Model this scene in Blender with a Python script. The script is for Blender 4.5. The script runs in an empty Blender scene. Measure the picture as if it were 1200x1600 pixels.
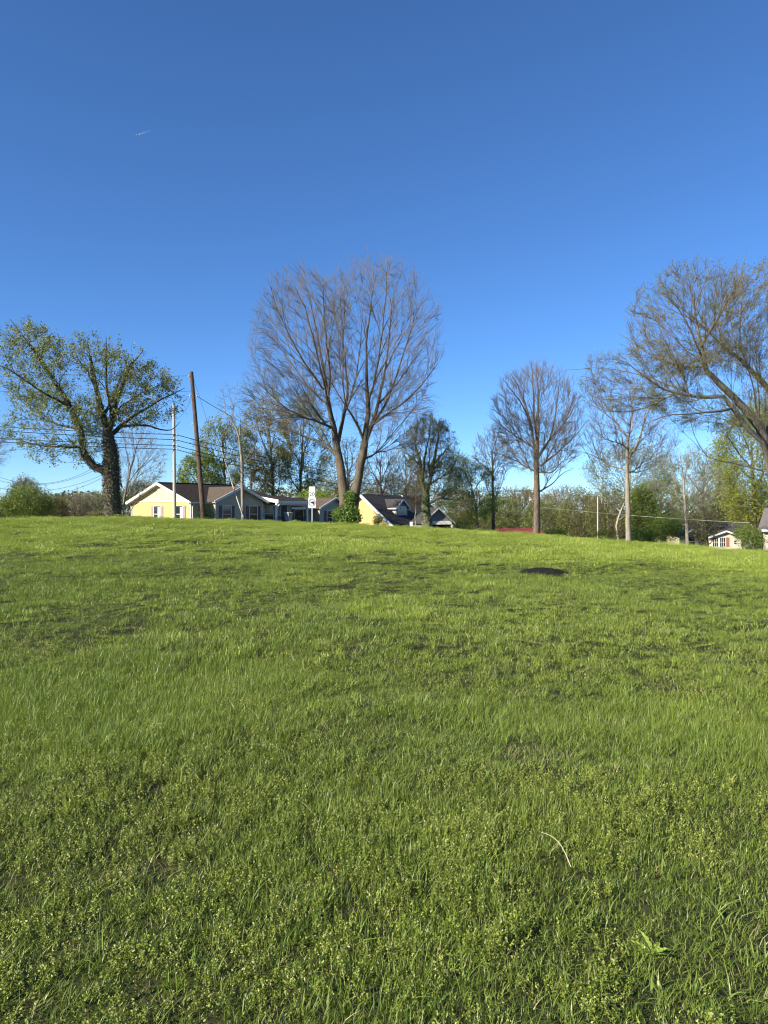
import bpy, math, random
import numpy as np
from mathutils import Vector, Matrix

sc = bpy.context.scene
R = math.radians
EYE, F, CX, CY = 1.55, 1200.0, 600.0, 800.0

# ------------------------------------------------------------------ camera, sky, sun, exposure
cam = bpy.data.cameras.new('camera')
cam_o = bpy.data.objects.new('camera', cam)
sc.collection.objects.link(cam_o)
cam_o.location = (0, 0, EYE)
cam_o.rotation_euler = (R(90), 0, 0)
cam.sensor_fit = 'VERTICAL'
cam.sensor_height = 36
cam.lens = 27
cam.clip_end = 30000
cam.clip_start = 0.05
sc.camera = cam_o

SUN_EL, SUN_AZ = 28, 238            # azimuth clockwise from +Y: left of and behind the camera
world = bpy.data.worlds.new('World')
sc.world = world
world.use_nodes = True
wn = world.node_tree
sky = wn.nodes.new('ShaderNodeTexSky')
sky.sky_type = 'NISHITA'
sky.sun_disc = False
sky.sun_elevation = R(SUN_EL)
sky.sun_rotation = R(SUN_AZ)
sky.air_density = 0.75
sky.dust_density = 0.0
sky.ozone_density = 8.5
sky.altitude = 0
wn.nodes['Background'].inputs[1].default_value = 0.097
hs = wn.nodes.new('ShaderNodeHueSaturation')
hs.inputs['Saturation'].default_value = 1.03
wn.links.new(sky.outputs[0], hs.inputs['Color'])
wn.links.new(hs.outputs[0], wn.nodes['Background'].inputs[0])
sun = bpy.data.lights.new('sun', 'SUN')
sun.energy = 5.0
sun.angle = R(0.53)
sun.color = (1.0, 0.93, 0.80)
sun_o = bpy.data.objects.new('sun', sun)
sc.collection.objects.link(sun_o)
sd = Vector((math.sin(R(SUN_AZ)) * math.cos(R(SUN_EL)), math.cos(R(SUN_AZ)) * math.cos(R(SUN_EL)), math.sin(R(SUN_EL))))
sun_o.rotation_euler = sd.to_track_quat('Z', 'Y').to_euler()
sun_o.location = sd * 60
sc.view_settings.view_transform = 'Standard'
sc.view_settings.look = 'None'
sc.view_settings.gamma = 1
sc.view_settings.use_curve_mapping = False
sc.view_settings.exposure = 1.0
sc.cycles.filter_width = 1.15
sc.cycles.max_bounces = 6
sc.cycles.transparent_max_bounces = 6

# ------------------------------------------------------------------ helpers
def link(o):
    sc.collection.objects.link(o)
    return o

def tag(o, label=None, cat=None, group=None, kind=None):
    if label: o['label'] = label
    if cat: o['category'] = cat
    if group: o['group'] = group
    if kind: o['kind'] = kind
    return o

def empty(name, loc=(0, 0, 0), rz=0):
    o = bpy.data.objects.new(name, None)
    o.empty_display_size = 0.3
    o.location = loc
    o.rotation_euler = (0, 0, rz)
    return link(o)

def mesh_np(name, verts, quads=None, tris=None, smooth=False, attr=None):
    me = bpy.data.meshes.new(name)
    verts = np.asarray(verts, dtype=np.float32).reshape(-1, 3)
    loops, starts, n = [], [], 0
    if quads is not None and len(quads):
        q = np.asarray(quads, dtype=np.int32).reshape(-1, 4)
        loops.append(q.ravel()); starts.append(n + np.arange(len(q)) * 4); n += q.size
    if tris is not None and len(tris):
        t = np.asarray(tris, dtype=np.int32).reshape(-1, 3)
        loops.append(t.ravel()); starts.append(n + np.arange(len(t)) * 3); n += t.size
    loops = np.concatenate(loops).astype(np.int32)
    starts = np.concatenate(starts).astype(np.int32)
    me.vertices.add(len(verts)); me.vertices.foreach_set('co', verts.ravel())
    me.loops.add(len(loops)); me.loops.foreach_set('vertex_index', loops)
    me.polygons.add(len(starts)); me.polygons.foreach_set('loop_start', starts)
    if smooth:
        me.polygons.foreach_set('use_smooth', np.ones(len(starts), dtype=bool))
    if attr is not None:
        a = me.attributes.new('rnd', 'FLOAT', 'POINT')
        a.data.foreach_set('value', np.asarray(attr, dtype=np.float32))
    me.update(calc_edges=True)
    return me

def obj(name, me, mat, parent=None, loc=None):
    o = bpy.data.objects.new(name, me)
    if mat is not None and len(me.materials) == 0:
        me.materials.append(mat)
    if parent is not None: o.parent = parent
    if loc is not None: o.location = loc
    return link(o)

class MB:
    """collects boxes, prisms and tubes into one mesh"""
    def __init__(s): s.v = []; s.f = []
    def add(s, vs, fs):
        n = len(s.v); s.v += [tuple(p) for p in vs]; s.f += [tuple(i + n for i in f) for f in fs]; return s
    def box(s, x0, x1, y0, y1, z0, z1):
        return s.add([(x0,y0,z0),(x1,y0,z0),(x1,y1,z0),(x0,y1,z0),(x0,y0,z1),(x1,y0,z1),(x1,y1,z1),(x0,y1,z1)],
                     [(3,2,1,0),(4,5,6,7),(0,1,5,4),(1,2,6,5),(2,3,7,6),(3,0,4,7)])
    def bar(s, a, b, w, h):
        a, b = Vector(a), Vector(b); t = (b - a).normalized()
        u = t.cross(Vector((0, 0, 1)))
        if u.length < 1e-3: u = Vector((1, 0, 0))
        u.normalize(); v = u.cross(t).normalized()
        vs = []
        for p in (a, b):
            for su, sv in ((-1,-1),(1,-1),(1,1),(-1,1)):
                vs.append(p + u * su * w / 2 + v * sv * h / 2)
        return s.add(vs, [(3,2,1,0),(4,5,6,7),(0,1,5,4),(1,2,6,5),(2,3,7,6),(3,0,4,7)])
    def slab(s, poly, th):
        """polygon (list of 3d points, any plane) with thickness th straight down"""
        n = len(poly)
        vs = [tuple(p) for p in poly] + [(p[0], p[1], p[2] - th) for p in poly]
        fs = [tuple(range(n)), tuple(range(2 * n - 1, n - 1, -1))]
        for i in range(n):
            j = (i + 1) % n
            fs.append((i, i + n, j + n, j))
        return s.add(vs, fs)
    def tube(s, pts, rad, k=8, cap=True):
        pts = [Vector(p) for p in pts]
        n0 = len(s.v); vs = []; fs = []
        for i, p in enumerate(pts):
            t = (pts[min(i + 1, len(pts) - 1)] - pts[max(i - 1, 0)]).normalized()
            ref = Vector((0, 1, 0)) if abs(t.y) < 0.9 else Vector((1, 0, 0))
            u = t.cross(ref).normalized(); v = t.cross(u)
            r = rad[i] if hasattr(rad, '__len__') else rad
            for j in range(k):
                a = 2 * math.pi * j / k
                vs.append(p + u * math.cos(a) * r + v * math.sin(a) * r)
        for i in range(len(pts) - 1):
            for j in range(k):
                a, b = i * k + j, i * k + (j + 1) % k
                fs.append((a, b, b + k, a + k))
        if cap:
            fs.append(tuple(range(k - 1, -1, -1)))
            fs.append(tuple((len(pts) - 1) * k + j for j in range(k)))
        return s.add(vs, fs)
    def build(s, name, mat, parent=None, loc=None, smooth=False):
        me = bpy.data.meshes.new(name)
        me.from_pydata(s.v, [], s.f)
        if smooth:
            me.polygons.foreach_set('use_smooth', [True] * len(me.polygons))
        me.update()
        return obj(name, me, mat, parent, loc)

def hash2(ix, iy, seed):
    ix = np.asarray(ix).astype(np.int64); iy = np.asarray(iy).astype(np.int64)
    h = (ix * 374761393 + iy * 668265263 + seed * 974634777) & 0xFFFFFFFF
    h = ((h ^ (h >> 13)) * 1274126177) & 0xFFFFFFFF
    h = h ^ (h >> 16)
    return (h & 0xFFFFFF) / float(0xFFFFFF)

def vnoise(x, y, seed=0):
    x = np.asarray(x, dtype=float); y = np.asarray(y, dtype=float)
    ix = np.floor(x); iy = np.floor(y); fx = x - ix; fy = y - iy
    fx = fx * fx * (3 - 2 * fx); fy = fy * fy * (3 - 2 * fy)
    a = hash2(ix, iy, seed); b = hash2(ix + 1, iy, seed); c = hash2(ix, iy + 1, seed); d = hash2(ix + 1, iy + 1, seed)
    return (a * (1 - fx) + b * fx) * (1 - fy) + (c * (1 - fx) + d * fx) * fy

def fnoise(x, y, seed=0, oct=3):
    s = 0; w = 0; a = 1.0
    for o in range(oct):
        s = s + a * vnoise(x * 2 ** o, y * 2 ** o, seed + o * 17); w += a; a *= 0.5
    return s / w

# ------------------------------------------------------------------ terrain
CR_X = np.array([-80, -40, -23.5, -19.5, -16.8, -14, -12.5, -8, -3.9, 0, 3.9, 9.4, 14.9, 18.8, 23.5, 40, 80])
CR_Z = np.array([0.2, 0.75, 0.98, 1.06, 1.16, 1.10, 1.02, 0.90, 0.77, 0.61, 0.42, 0.06, -0.33, -0.66, -0.93, -1.6, -2.6])
def sstep(t):
    t = np.clip(t, 0, 1); return t * t * (3 - 2 * t)
def T(x, y):
    x = np.asarray(x, dtype=float); y = np.asarray(y, dtype=float)
    zc = (np.interp(x - 1.2, CR_X, CR_Z) + np.interp(x, CR_X, CR_Z) + np.interp(x + 1.2, CR_X, CR_Z)) / 3
    t = np.clip(y / 46.0, -1.5, 1)
    w = np.where(t > 0, 2 * t - t * t, 2 * t)
    lawn = zc * w
    zb = np.clip(0.1 - (x + 14) * 0.11, -5.0, 0.4)
    z = np.where(y > 46, zc + (zb - zc) * sstep((y - 46) / 26.0), lawn)
    near = 1 - sstep((np.abs(y) - 52) / 20.0)
    b = (fnoise(x * 0.33 + 3, y * 0.33, 5, 2) - 0.5) * 0.13 + (fnoise(x * 1.3, y * 1.3, 9, 2) - 0.5) * (0.025 + 0.05 * (1 - sstep((np.abs(y) - 6) / 9.0)))
    return z + b * near
def Tz(x, y): return float(T(x, y))
def P(px, py, Y): return Vector(((px - CX) / F * Y, Y, EYE + (CY - py) / F * Y))
def G(px, py):
    """point of the lawn seen at a photo pixel"""
    for Y in np.arange(1.5, 60, 0.02):
        if EYE + (CY - py) / F * Y <= Tz((px - CX) / F * Y, Y):
            return Vector(((px - CX) / F * Y, Y, Tz((px - CX) / F * Y, Y)))
    return Vector(((px - CX) / F * 48, 48, Tz((px - CX) / F * 48, 48)))

# ------------------------------------------------------------------ materials
MATS = {}
def new_mat(name):
    m = bpy.data.materials.new(name); m.use_nodes = True
    nt = m.node_tree; nt.nodes.clear()
    out = nt.nodes.new('ShaderNodeOutputMaterial')
    return m, nt, out

def node(nt, typ, **kw):
    n = nt.nodes.new(typ)
    for k, v in kw.items():
        if k.startswith('i_'):
            n.inputs[k[2:].replace('_', ' ')].default_value = v
        else: setattr(n, k, v)
    return n

def mixcol(nt, fac, a, b, blend='MIX'):
    n = nt.nodes.new('ShaderNodeMix'); n.data_type = 'RGBA'; n.blend_type = blend
    for sock, val in ((n.inputs[0], fac), (n.inputs[6], a), (n.inputs[7], b)):
        if hasattr(val, 'is_linked') or isinstance(val, bpy.types.NodeSocket): nt.links.new(val, sock)
        elif isinstance(val, (int, float)): sock.default_value = val
        else: sock.default_value = (*val, 1)
    return n.outputs[2]

def ramp(nt, val, lo, hi):
    n = nt.nodes.new('ShaderNodeMapRange'); n.clamp = True
    n.inputs['From Min'].default_value = lo; n.inputs['From Max'].default_value = hi
    nt.links.new(val, n.inputs['Value'])
    return n.outputs[0]

def mat_surface(name, c1, c2, scale=4.0, rough=0.8, bump=0.2, bscale=None, metal=0, spec=0.3, stretch=(1, 1, 1), dist=0.02):
    """painted / weathered surface: two-tone noise plus fine relief"""
    if name in MATS: return MATS[name]
    m, nt, out = new_mat(name)
    tc = node(nt, 'ShaderNodeTexCoord'); mp = node(nt, 'ShaderNodeMapping'); mp.inputs['Scale'].default_value = stretch
    nt.links.new(tc.outputs['Object'], mp.inputs[0])
    n1 = node(nt, 'ShaderNodeTexNoise'); n1.inputs['Scale'].default_value = scale; n1.inputs['Detail'].default_value = 6
    n2 = node(nt, 'ShaderNodeTexNoise'); n2.inputs['Scale'].default_value = bscale or scale * 6; n2.inputs['Detail'].default_value = 4
    for n in (n1, n2): nt.links.new(mp.outputs[0], n.inputs['Vector'])
    col = mixcol(nt, ramp(nt, n1.outputs[0], 0.3, 0.7), c1, c2)
    b = node(nt, 'ShaderNodeBsdfPrincipled'); b.inputs['Roughness'].default_value = rough
    b.inputs['Metallic'].default_value = metal; b.inputs['Specular IOR Level'].default_value = spec
    nt.links.new(col, b.inputs['Base Color'])
    bp = node(nt, 'ShaderNodeBump'); bp.inputs['Strength'].default_value = bump; bp.inputs['Distance'].default_value = dist
    nt.links.new(n2.outputs[0], bp.inputs['Height']); nt.links.new(bp.outputs[0], b.inputs['Normal'])
    nt.links.new(b.outputs[0], out.inputs[0])
    MATS[name] = m; return m

def mat_siding(name, c, pitch=0.2, axis=2, dark=0.85, rough=0.6):
    """lap siding: courses as fine relief along one axis"""
    if name in MATS: return MATS[name]
    m, nt, out = new_mat(name)
    tc = node(nt, 'ShaderNodeTexCoord'); sx = node(nt, 'ShaderNodeSeparateXYZ'); nt.links.new(tc.outputs['Object'], sx.inputs[0])
    mu = node(nt, 'ShaderNodeMath', operation='MULTIPLY'); mu.inputs[1].default_value = 1 / pitch; nt.links.new(sx.outputs[axis], mu.inputs[0])
    fr = node(nt, 'ShaderNodeMath', operation='FRACT'); nt.links.new(mu.outputs[0], fr.inputs[0])
    ns = node(nt, 'ShaderNodeTexNoise'); ns.inputs['Scale'].default_value = 1.5; ns.inputs['Detail'].default_value = 5
    nt.links.new(tc.outputs['Object'], ns.inputs['Vector'])
    col = mixcol(nt, ramp(nt, ns.outputs[0], 0.35, 0.75), c, tuple(v * dark for v in c))
    b = node(nt, 'ShaderNodeBsdfPrincipled'); b.inputs['Roughness'].default_value = rough
    nt.links.new(col, b.inputs['Base Color'])
    bp = node(nt, 'ShaderNodeBump'); bp.inputs['Strength'].default_value = 0.6; bp.inputs['Distance'].default_value = 0.03; bp.invert = True
    nt.links.new(fr.outputs[0], bp.inputs['Height']); nt.links.new(bp.outputs[0], b.inputs['Normal'])
    nt.links.new(b.outputs[0], out.inputs[0])
    MATS[name] = m; return m

def mat_glass(name, c=(0.02, 0.022, 0.025), rough=0.06):
    if name in MATS: return MATS[name]
    m, nt, out = new_mat(name)
    b = node(nt, 'ShaderNodeBsdfPrincipled'); b.inputs['Base Color'].default_value = (*c, 1)
    b.inputs['Roughness'].default_value = rough; b.inputs['Specular IOR Level'].default_value = 0.6
    nt.links.new(b.outputs[0], out.inputs[0])
    MATS[name] = m; return m

def mat_leaf(name, c1, c2, trans=0.35, nscale=0.6, rough=0.5, c3=None):
    """thin leaf: diffuse, a little gloss and light passing through; colour differs leaf by leaf"""
    if name in MATS: return MATS[name]
    m, nt, out = new_mat(name)
    at = node(nt, 'ShaderNodeAttribute', attribute_name='rnd')
    ge = node(nt, 'ShaderNodeNewGeometry')
    ns = node(nt, 'ShaderNodeTexNoise'); ns.inputs['Scale'].default_value = nscale; ns.inputs['Detail'].default_value = 3
    nt.links.new(ge.outputs['Position'], ns.inputs['Vector'])
    col = mixcol(nt, at.outputs['Fac'], c1, c2)
    if c3 is not None: col = mixcol(nt, ramp(nt, ns.outputs[0], 0.45, 0.68), col, c3)
    b = node(nt, 'ShaderNodeBsdfPrincipled'); b.inputs['Roughness'].default_value = rough; b.inputs['Specular IOR Level'].default_value = 0.35
    nt.links.new(col, b.inputs['Base Color'])
    tr = node(nt, 'ShaderNodeBsdfTranslucent')
    tcol = mixcol(nt, 1.0, col, (1.25, 1.35, 0.5), 'MULTIPLY'); nt.links.new(tcol, tr.inputs[0])
    mx = node(nt, 'ShaderNodeMixShader'); mx.inputs[0].default_value = trans
    nt.links.new(b.outputs[0], mx.inputs[1]); nt.links.new(tr.outputs[0], mx.inputs[2]); nt.links.new(mx.outputs[0], out.inputs[0])
    MATS[name] = m; return m

def mat_bark(name, c1, c2, moss=None, scale=3.0):
    if name in MATS: return MATS[name]
    m, nt, out = new_mat(name)
    tc = node(nt, 'ShaderNodeTexCoord'); mp = node(nt, 'ShaderNodeMapping'); mp.inputs['Scale'].default_value = (4, 4, 0.8)
    nt.links.new(tc.outputs['Object'], mp.inputs[0])
    n1 = node(nt, 'ShaderNodeTexNoise'); n1.inputs['Scale'].default_value = scale; n1.inputs['Detail'].default_value = 8; n1.inputs['Roughness'].default_value = 0.65
    nt.links.new(mp.outputs[0], n1.inputs['Vector'])
    n2 = node(nt, 'ShaderNodeTexNoise'); n2.inputs['Scale'].default_value = 0.9; n2.inputs['Detail'].default_value = 4
    nt.links.new(tc.outputs['Object'], n2.inputs['Vector'])
    col = mixcol(nt, ramp(nt, n1.outputs[0], 0.35, 0.65), c1, c2)
    if moss: col = mixcol(nt, ramp(nt, n2.outputs[0], 0.5, 0.62), col, moss)
    b = node(nt, 'ShaderNodeBsdfPrincipled'); b.inputs['Roughness'].default_value = 0.9; b.inputs['Specular IOR Level'].default_value = 0.15
    nt.links.new(col, b.inputs['Base Color'])
    bp = node(nt, 'ShaderNodeBump'); bp.inputs['Strength'].default_value = 0.8; bp.inputs['Distance'].default_value = 0.05
    nt.links.new(n1.outputs[0], bp.inputs['Height']); nt.links.new(bp.outputs[0], b.inputs['Normal'])
    nt.links.new(b.outputs[0], out.inputs[0])
    MATS[name] = m; return m

def mat_blade(name, c1, c2, c3, dry, dry_amt=0.06, trans=0.3):
    """grass and ground-cover leaves: hue drifts from clump to clump and over the lawn"""
    m, nt, out = new_mat(name)
    at = node(nt, 'ShaderNodeAttribute', attribute_name='rnd')
    oi = node(nt, 'ShaderNodeObjectInfo'); ge = node(nt, 'ShaderNodeNewGeometry')
    ns = node(nt, 'ShaderNodeTexNoise'); ns.inputs['Scale'].default_value = 0.55; ns.inputs['Detail'].default_value = 5; ns.inputs['Roughness'].default_value = 0.62
    n2 = node(nt, 'ShaderNodeTexNoise'); n2.inputs['Scale'].default_value = 0.13; n2.inputs['Detail'].default_value = 3
    for n in (ns, n2): nt.links.new(ge.outputs['Position'], n.inputs['Vector'])
    col = mixcol(nt, at.outputs['Fac'], c1, c2)
    col = mixcol(nt, ramp(nt, ns.outputs[0], 0.4, 0.66), col, c3)
    n3 = node(nt, 'ShaderNodeMath', operation='MULTIPLY_ADD'); n3.inputs[1].default_value = 0.35; nt.links.new(oi.outputs['Random'], n3.inputs[0]); nt.links.new(n2.outputs[0], n3.inputs[2])
    col = mixcol(nt, ramp(nt, n3.outputs[0], 0.5, 1.0), col, c2)
    d1 = node(nt, 'ShaderNodeMath', operation='GREATER_THAN'); d1.inputs[1].default_value = 1 - dry_amt
    fr = node(nt, 'ShaderNodeMath', operation='MULTIPLY'); fr.inputs[1].default_value = 37.7; nt.links.new(at.outputs['Fac'], fr.inputs[0])
    fr2 = node(nt, 'ShaderNodeMath', operation='FRACT'); nt.links.new(fr.outputs[0], fr2.inputs[0]); nt.links.new(fr2.outputs[0], d1.inputs[0])
    col = mixcol(nt, d1.outputs[0], col, dry)
    b = node(nt, 'ShaderNodeBsdfPrincipled'); b.inputs['Roughness'].default_value = 0.42; b.inputs['Specular IOR Level'].default_value = 0.4
    nt.links.new(col, b.inputs['Base Color'])
    tr = node(nt, 'ShaderNodeBsdfTranslucent')
    tcol = mixcol(nt, 1.0, col, (1.25, 1.3, 0.5), 'MULTIPLY'); nt.links.new(tcol, tr.inputs[0])
    mx = node(nt, 'ShaderNodeMixShader'); mx.inputs[0].default_value = trans
    nt.links.new(b.outputs[0], mx.inputs[1]); nt.links.new(tr.outputs[0], mx.inputs[2]); nt.links.new(mx.outputs[0], out.inputs[0])
    MATS[name] = m; return m

def mat_ground():
    m, nt, out = new_mat('ground_soil')
    ge = node(nt, 'ShaderNodeNewGeometry')
    n1 = node(nt, 'ShaderNodeTexNoise'); n1.inputs['Scale'].default_value = 1.2; n1.inputs['Detail'].default_value = 8; n1.inputs['Roughness'].default_value = 0.7
    n2 = node(nt, 'ShaderNodeTexNoise'); n2.inputs['Scale'].default_value = 30; n2.inputs['Detail'].default_value = 6
    n3 = node(nt, 'ShaderNodeTexNoise'); n3.inputs['Scale'].default_value = 0.25; n3.inputs['Detail'].default_value = 4
    for n in (n1, n2, n3): nt.links.new(ge.outputs['Position'], n.inputs['Vector'])
    col = mixcol(nt, ramp(nt, n1.outputs[0], 0.35, 0.65), (0.028, 0.03, 0.012), (0.05, 0.055, 0.018))
    col = mixcol(nt, ramp(nt, n2.outputs[0], 0.52, 0.7), col, (0.08, 0.065, 0.03))
    col = mixcol(nt, ramp(nt, n3.outputs[0], 0.5, 0.7), col, (0.045, 0.055, 0.018))
    b = node(nt, 'ShaderNodeBsdfPrincipled'); b.inputs['Roughness'].default_value = 0.95; b.inputs['Specular IOR Level'].default_value = 0.1
    nt.links.new(col, b.inputs['Base Color'])
    bp = node(nt, 'ShaderNodeBump'); bp.inputs['Strength'].default_value = 0.8; bp.inputs['Distance'].default_value = 0.03
    nt.links.new(n2.outputs[0], bp.inputs['Height']); nt.links.new(bp.outputs[0], b.inputs['Normal'])
    nt.links.new(b.outputs[0], out.inputs[0]); return m

BARK_GREY = mat_bark('bark_grey', (0.10, 0.085, 0.065), (0.20, 0.175, 0.14))
BARK_BROWN = mat_bark('bark_brown', (0.085, 0.062, 0.045), (0.19, 0.145, 0.105))
BARK_MAPLE = mat_bark('bark_maple', (0.075, 0.053, 0.037), (0.17, 0.13, 0.095), moss=(0.13, 0.115, 0.07))
BARK_DARK = mat_bark('bark_dark', (0.045, 0.038, 0.03), (0.11, 0.09, 0.07))
BARK_PALE = mat_bark('bark_pale', (0.24, 0.21, 0.16), (0.42, 0.38, 0.31))
BARK_MOSS = mat_bark('bark_mossy', (0.11, 0.095, 0.06), (0.22, 0.19, 0.14), moss=(0.12, 0.13, 0.05))
TWIG_PALE = mat_bark('twig_pale', (0.17, 0.15, 0.12), (0.27, 0.24, 0.19))
TWIG_BROWN = mat_bark('twig_brown', (0.12, 0.095, 0.075), (0.20, 0.165, 0.13))

# ------------------------------------------------------------------ the lawn and land as one sheet
def build_ground():
    ys = np.concatenate([np.arange(-30, 0, 2.0), np.arange(0, 14, 0.22), np.arange(14, 62, 0.5), np.geomspace(62, 6000, 60)])
    u = np.linspace(-1, 1, 261)
    xs = np.sign(u) * (np.abs(u) * 26 + np.abs(u) ** 6 * 5000)
    X, Yg = np.meshgrid(xs, ys)
    Z = T(X, Yg)
    v = np.stack([X, Yg, Z], -1).reshape(-1, 3)
    nx, ny = len(xs), len(ys)
    i = np.arange(ny - 1)[:, None] * nx + np.arange(nx - 1)[None, :]
    q = np.stack([i, i + 1, i + 1 + nx, i + nx], -1).reshape(-1, 4)
    o = obj('ground', mesh_np('ground', v, quads=q, smooth=True), mat_ground())
    tag(o, 'sloping ground under the mown lawn rising to a low crest', 'ground', kind='structure')
build_ground()

# ------------------------------------------------------------------ grass and ground cover (uncountable: stuff)
rg = np.random.default_rng(7)

def blades_mesh(name, n, Rr, h0, h1, w, lean, mat, seg=3, upright=0.0, disk=True):
    a = rg.uniform(0, 2 * np.pi, n); rr = Rr * np.sqrt(rg.uniform(0, 1, n))
    bx, by = rr * np.cos(a), rr * np.sin(a)
    if not disk: bx, by = rg.uniform(-Rr, Rr, n), rg.uniform(-Rr, Rr, n)
    h = rg.uniform(h0, h1, n) * rg.uniform(0.6, 1.15, n)
    az = rg.uniform(0, 2 * np.pi, n) if disk is None else np.where(rg.uniform(size=n) < 0.6, a + rg.normal(0, 0.9, n), rg.uniform(0, 2 * np.pi, n))
    ln = np.abs(rg.normal(lean, lean * 0.6, n))
    dx, dy = np.cos(az), np.sin(az)
    fz = az + np.pi / 2 + rg.normal(0, 0.5, n)
    wx, wy = np.cos(fz), np.sin(fz)
    ww = w * rg.uniform(0.6, 1.3, n)
    vs = []
    ts = np.linspace(0, 1, seg + 1)
    for i, t in enumerate(ts):
        px = bx + dx * ln * h * t ** 1.8; py = by + dy * ln * h * t ** 1.8
        pz = h * t * (1 - 0.22 * ln * t) - 0.004
        k = (1 - t ** 2.2) * (0.75 + 0.25 * np.sin(np.pi * min(1, t + 0.3)))
        if i < seg:
            vs.append(np.stack([px - wx * ww * k / 2, py - wy * ww * k / 2, pz], -1))
            vs.append(np.stack([px + wx * ww * k / 2, py + wy * ww * k / 2, pz], -1))
        else: vs.append(np.stack([px, py, pz], -1))
    V = np.stack(vs, 1); m = V.shape[1]
    base = np.arange(n)[:, None] * m
    q = np.concatenate([base + np.array([2 * i, 2 * i + 1, 2 * i + 3, 2 * i + 2]) for i in range(seg - 1)], 0) if seg > 1 else np.zeros((0, 4), int)
    t_ = base + np.array([2 * (seg - 1), 2 * (seg - 1) + 1, 2 * seg])
    return mesh_np_m(name, V.reshape(-1, 3), q, t_, np.repeat(rg.uniform(0, 1, n), m), mat)

def mesh_np_m(name, v, q, t, attr, mat):
    me = mesh_np(name, v, quads=q, tris=t, attr=attr); me.materials.append(mat); return me

def leaf_quads(cen, nrm_bias, size, rng, droop=0.25, aspect=0.55):
    """diamond leaves, folded a little along the midrib: (N) centres -> verts, tris"""
    n = len(cen)
    d = rng.normal(size=(n, 3)); d /= np.linalg.norm(d, axis=1)[:, None] + 1e-9
    nn = rng.normal(size=(n, 3)) + np.asarray(nrm_bias); nn /= np.linalg.norm(nn, axis=1)[:, None] + 1e-9
    s = np.cross(d, nn); s /= np.linalg.norm(s, axis=1)[:, None] + 1e-9
    d = np.cross(nn, s)
    sz = (size * rng.uniform(0.6, 1.35, n))[:, None]
    a = cen - d * sz * 0.5; b = cen + s * sz * aspect * 0.5 + nn * sz * 0.10
    c = cen + d * sz * 0.5 - nn * sz * droop * 0.4; e = cen - s * sz * aspect * 0.5 + nn * sz * 0.10
    V = np.stack([a, b, c, e], 1).reshape(-1, 3)
    base = np.arange(n)[:, None] * 4
    t = np.concatenate([base + np.array([0, 1, 2]), base + np.array([0, 2, 3])], 0)
    return V, t, np.repeat(rng.uniform(0, 1, n), 4)

def weed_mesh(name, nst, Rr, h0, h1, leaf, mat, per=9):
    """low creeping stems with small opposite leaves"""
    cen = []
    for i in range(nst):
        a = rg.uniform(0, 6.28); r = Rr * math.sqrt(rg.uniform()); h = rg.uniform(h0, h1)
        az = rg.uniform(0, 6.28); lean = rg.uniform(0.1, 0.7)
        for j in range(per):
            t = (j + 1) / per
            k = rg.uniform(0.001, 0.009) * (1.25 - t * 0.7)
            a2 = rg.uniform(0, 6.28)
            cen.append((r * math.cos(a) + math.cos(az) * lean * h * t + k * math.cos(a2), r * math.sin(a) + math.sin(az) * lean * h * t + k * math.sin(a2), h * t))
    V, t, at = leaf_quads(np.array(cen), (0, 0, 0.9), leaf, rg, aspect=0.58)
    return mesh_np_m(name, V, None, t, at, mat)

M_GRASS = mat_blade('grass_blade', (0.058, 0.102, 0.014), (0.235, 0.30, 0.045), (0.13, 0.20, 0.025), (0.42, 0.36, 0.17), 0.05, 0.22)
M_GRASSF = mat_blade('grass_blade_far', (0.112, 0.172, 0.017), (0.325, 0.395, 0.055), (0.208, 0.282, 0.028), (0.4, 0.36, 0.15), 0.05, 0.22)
M_WEED = mat_blade('weed_leaf', (0.10, 0.145, 0.018), (0.34, 0.375, 0.07), (0.20, 0.25, 0.032), (0.36, 0.33, 0.16), 0.03, 0.22)
M_COARSE = mat_blade('coarse_blade', (0.11, 0.175, 0.03), (0.27, 0.34, 0.075), (0.16, 0.24, 0.035), (0.45, 0.40, 0.2), 0.06)
M_STRAW = mat_blade('straw_blade', (0.24, 0.20, 0.10), (0.38, 0.32, 0.17), (0.20, 0.18, 0.08), (0.4, 0.35, 0.2), 0.1, 0.15)

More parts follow.
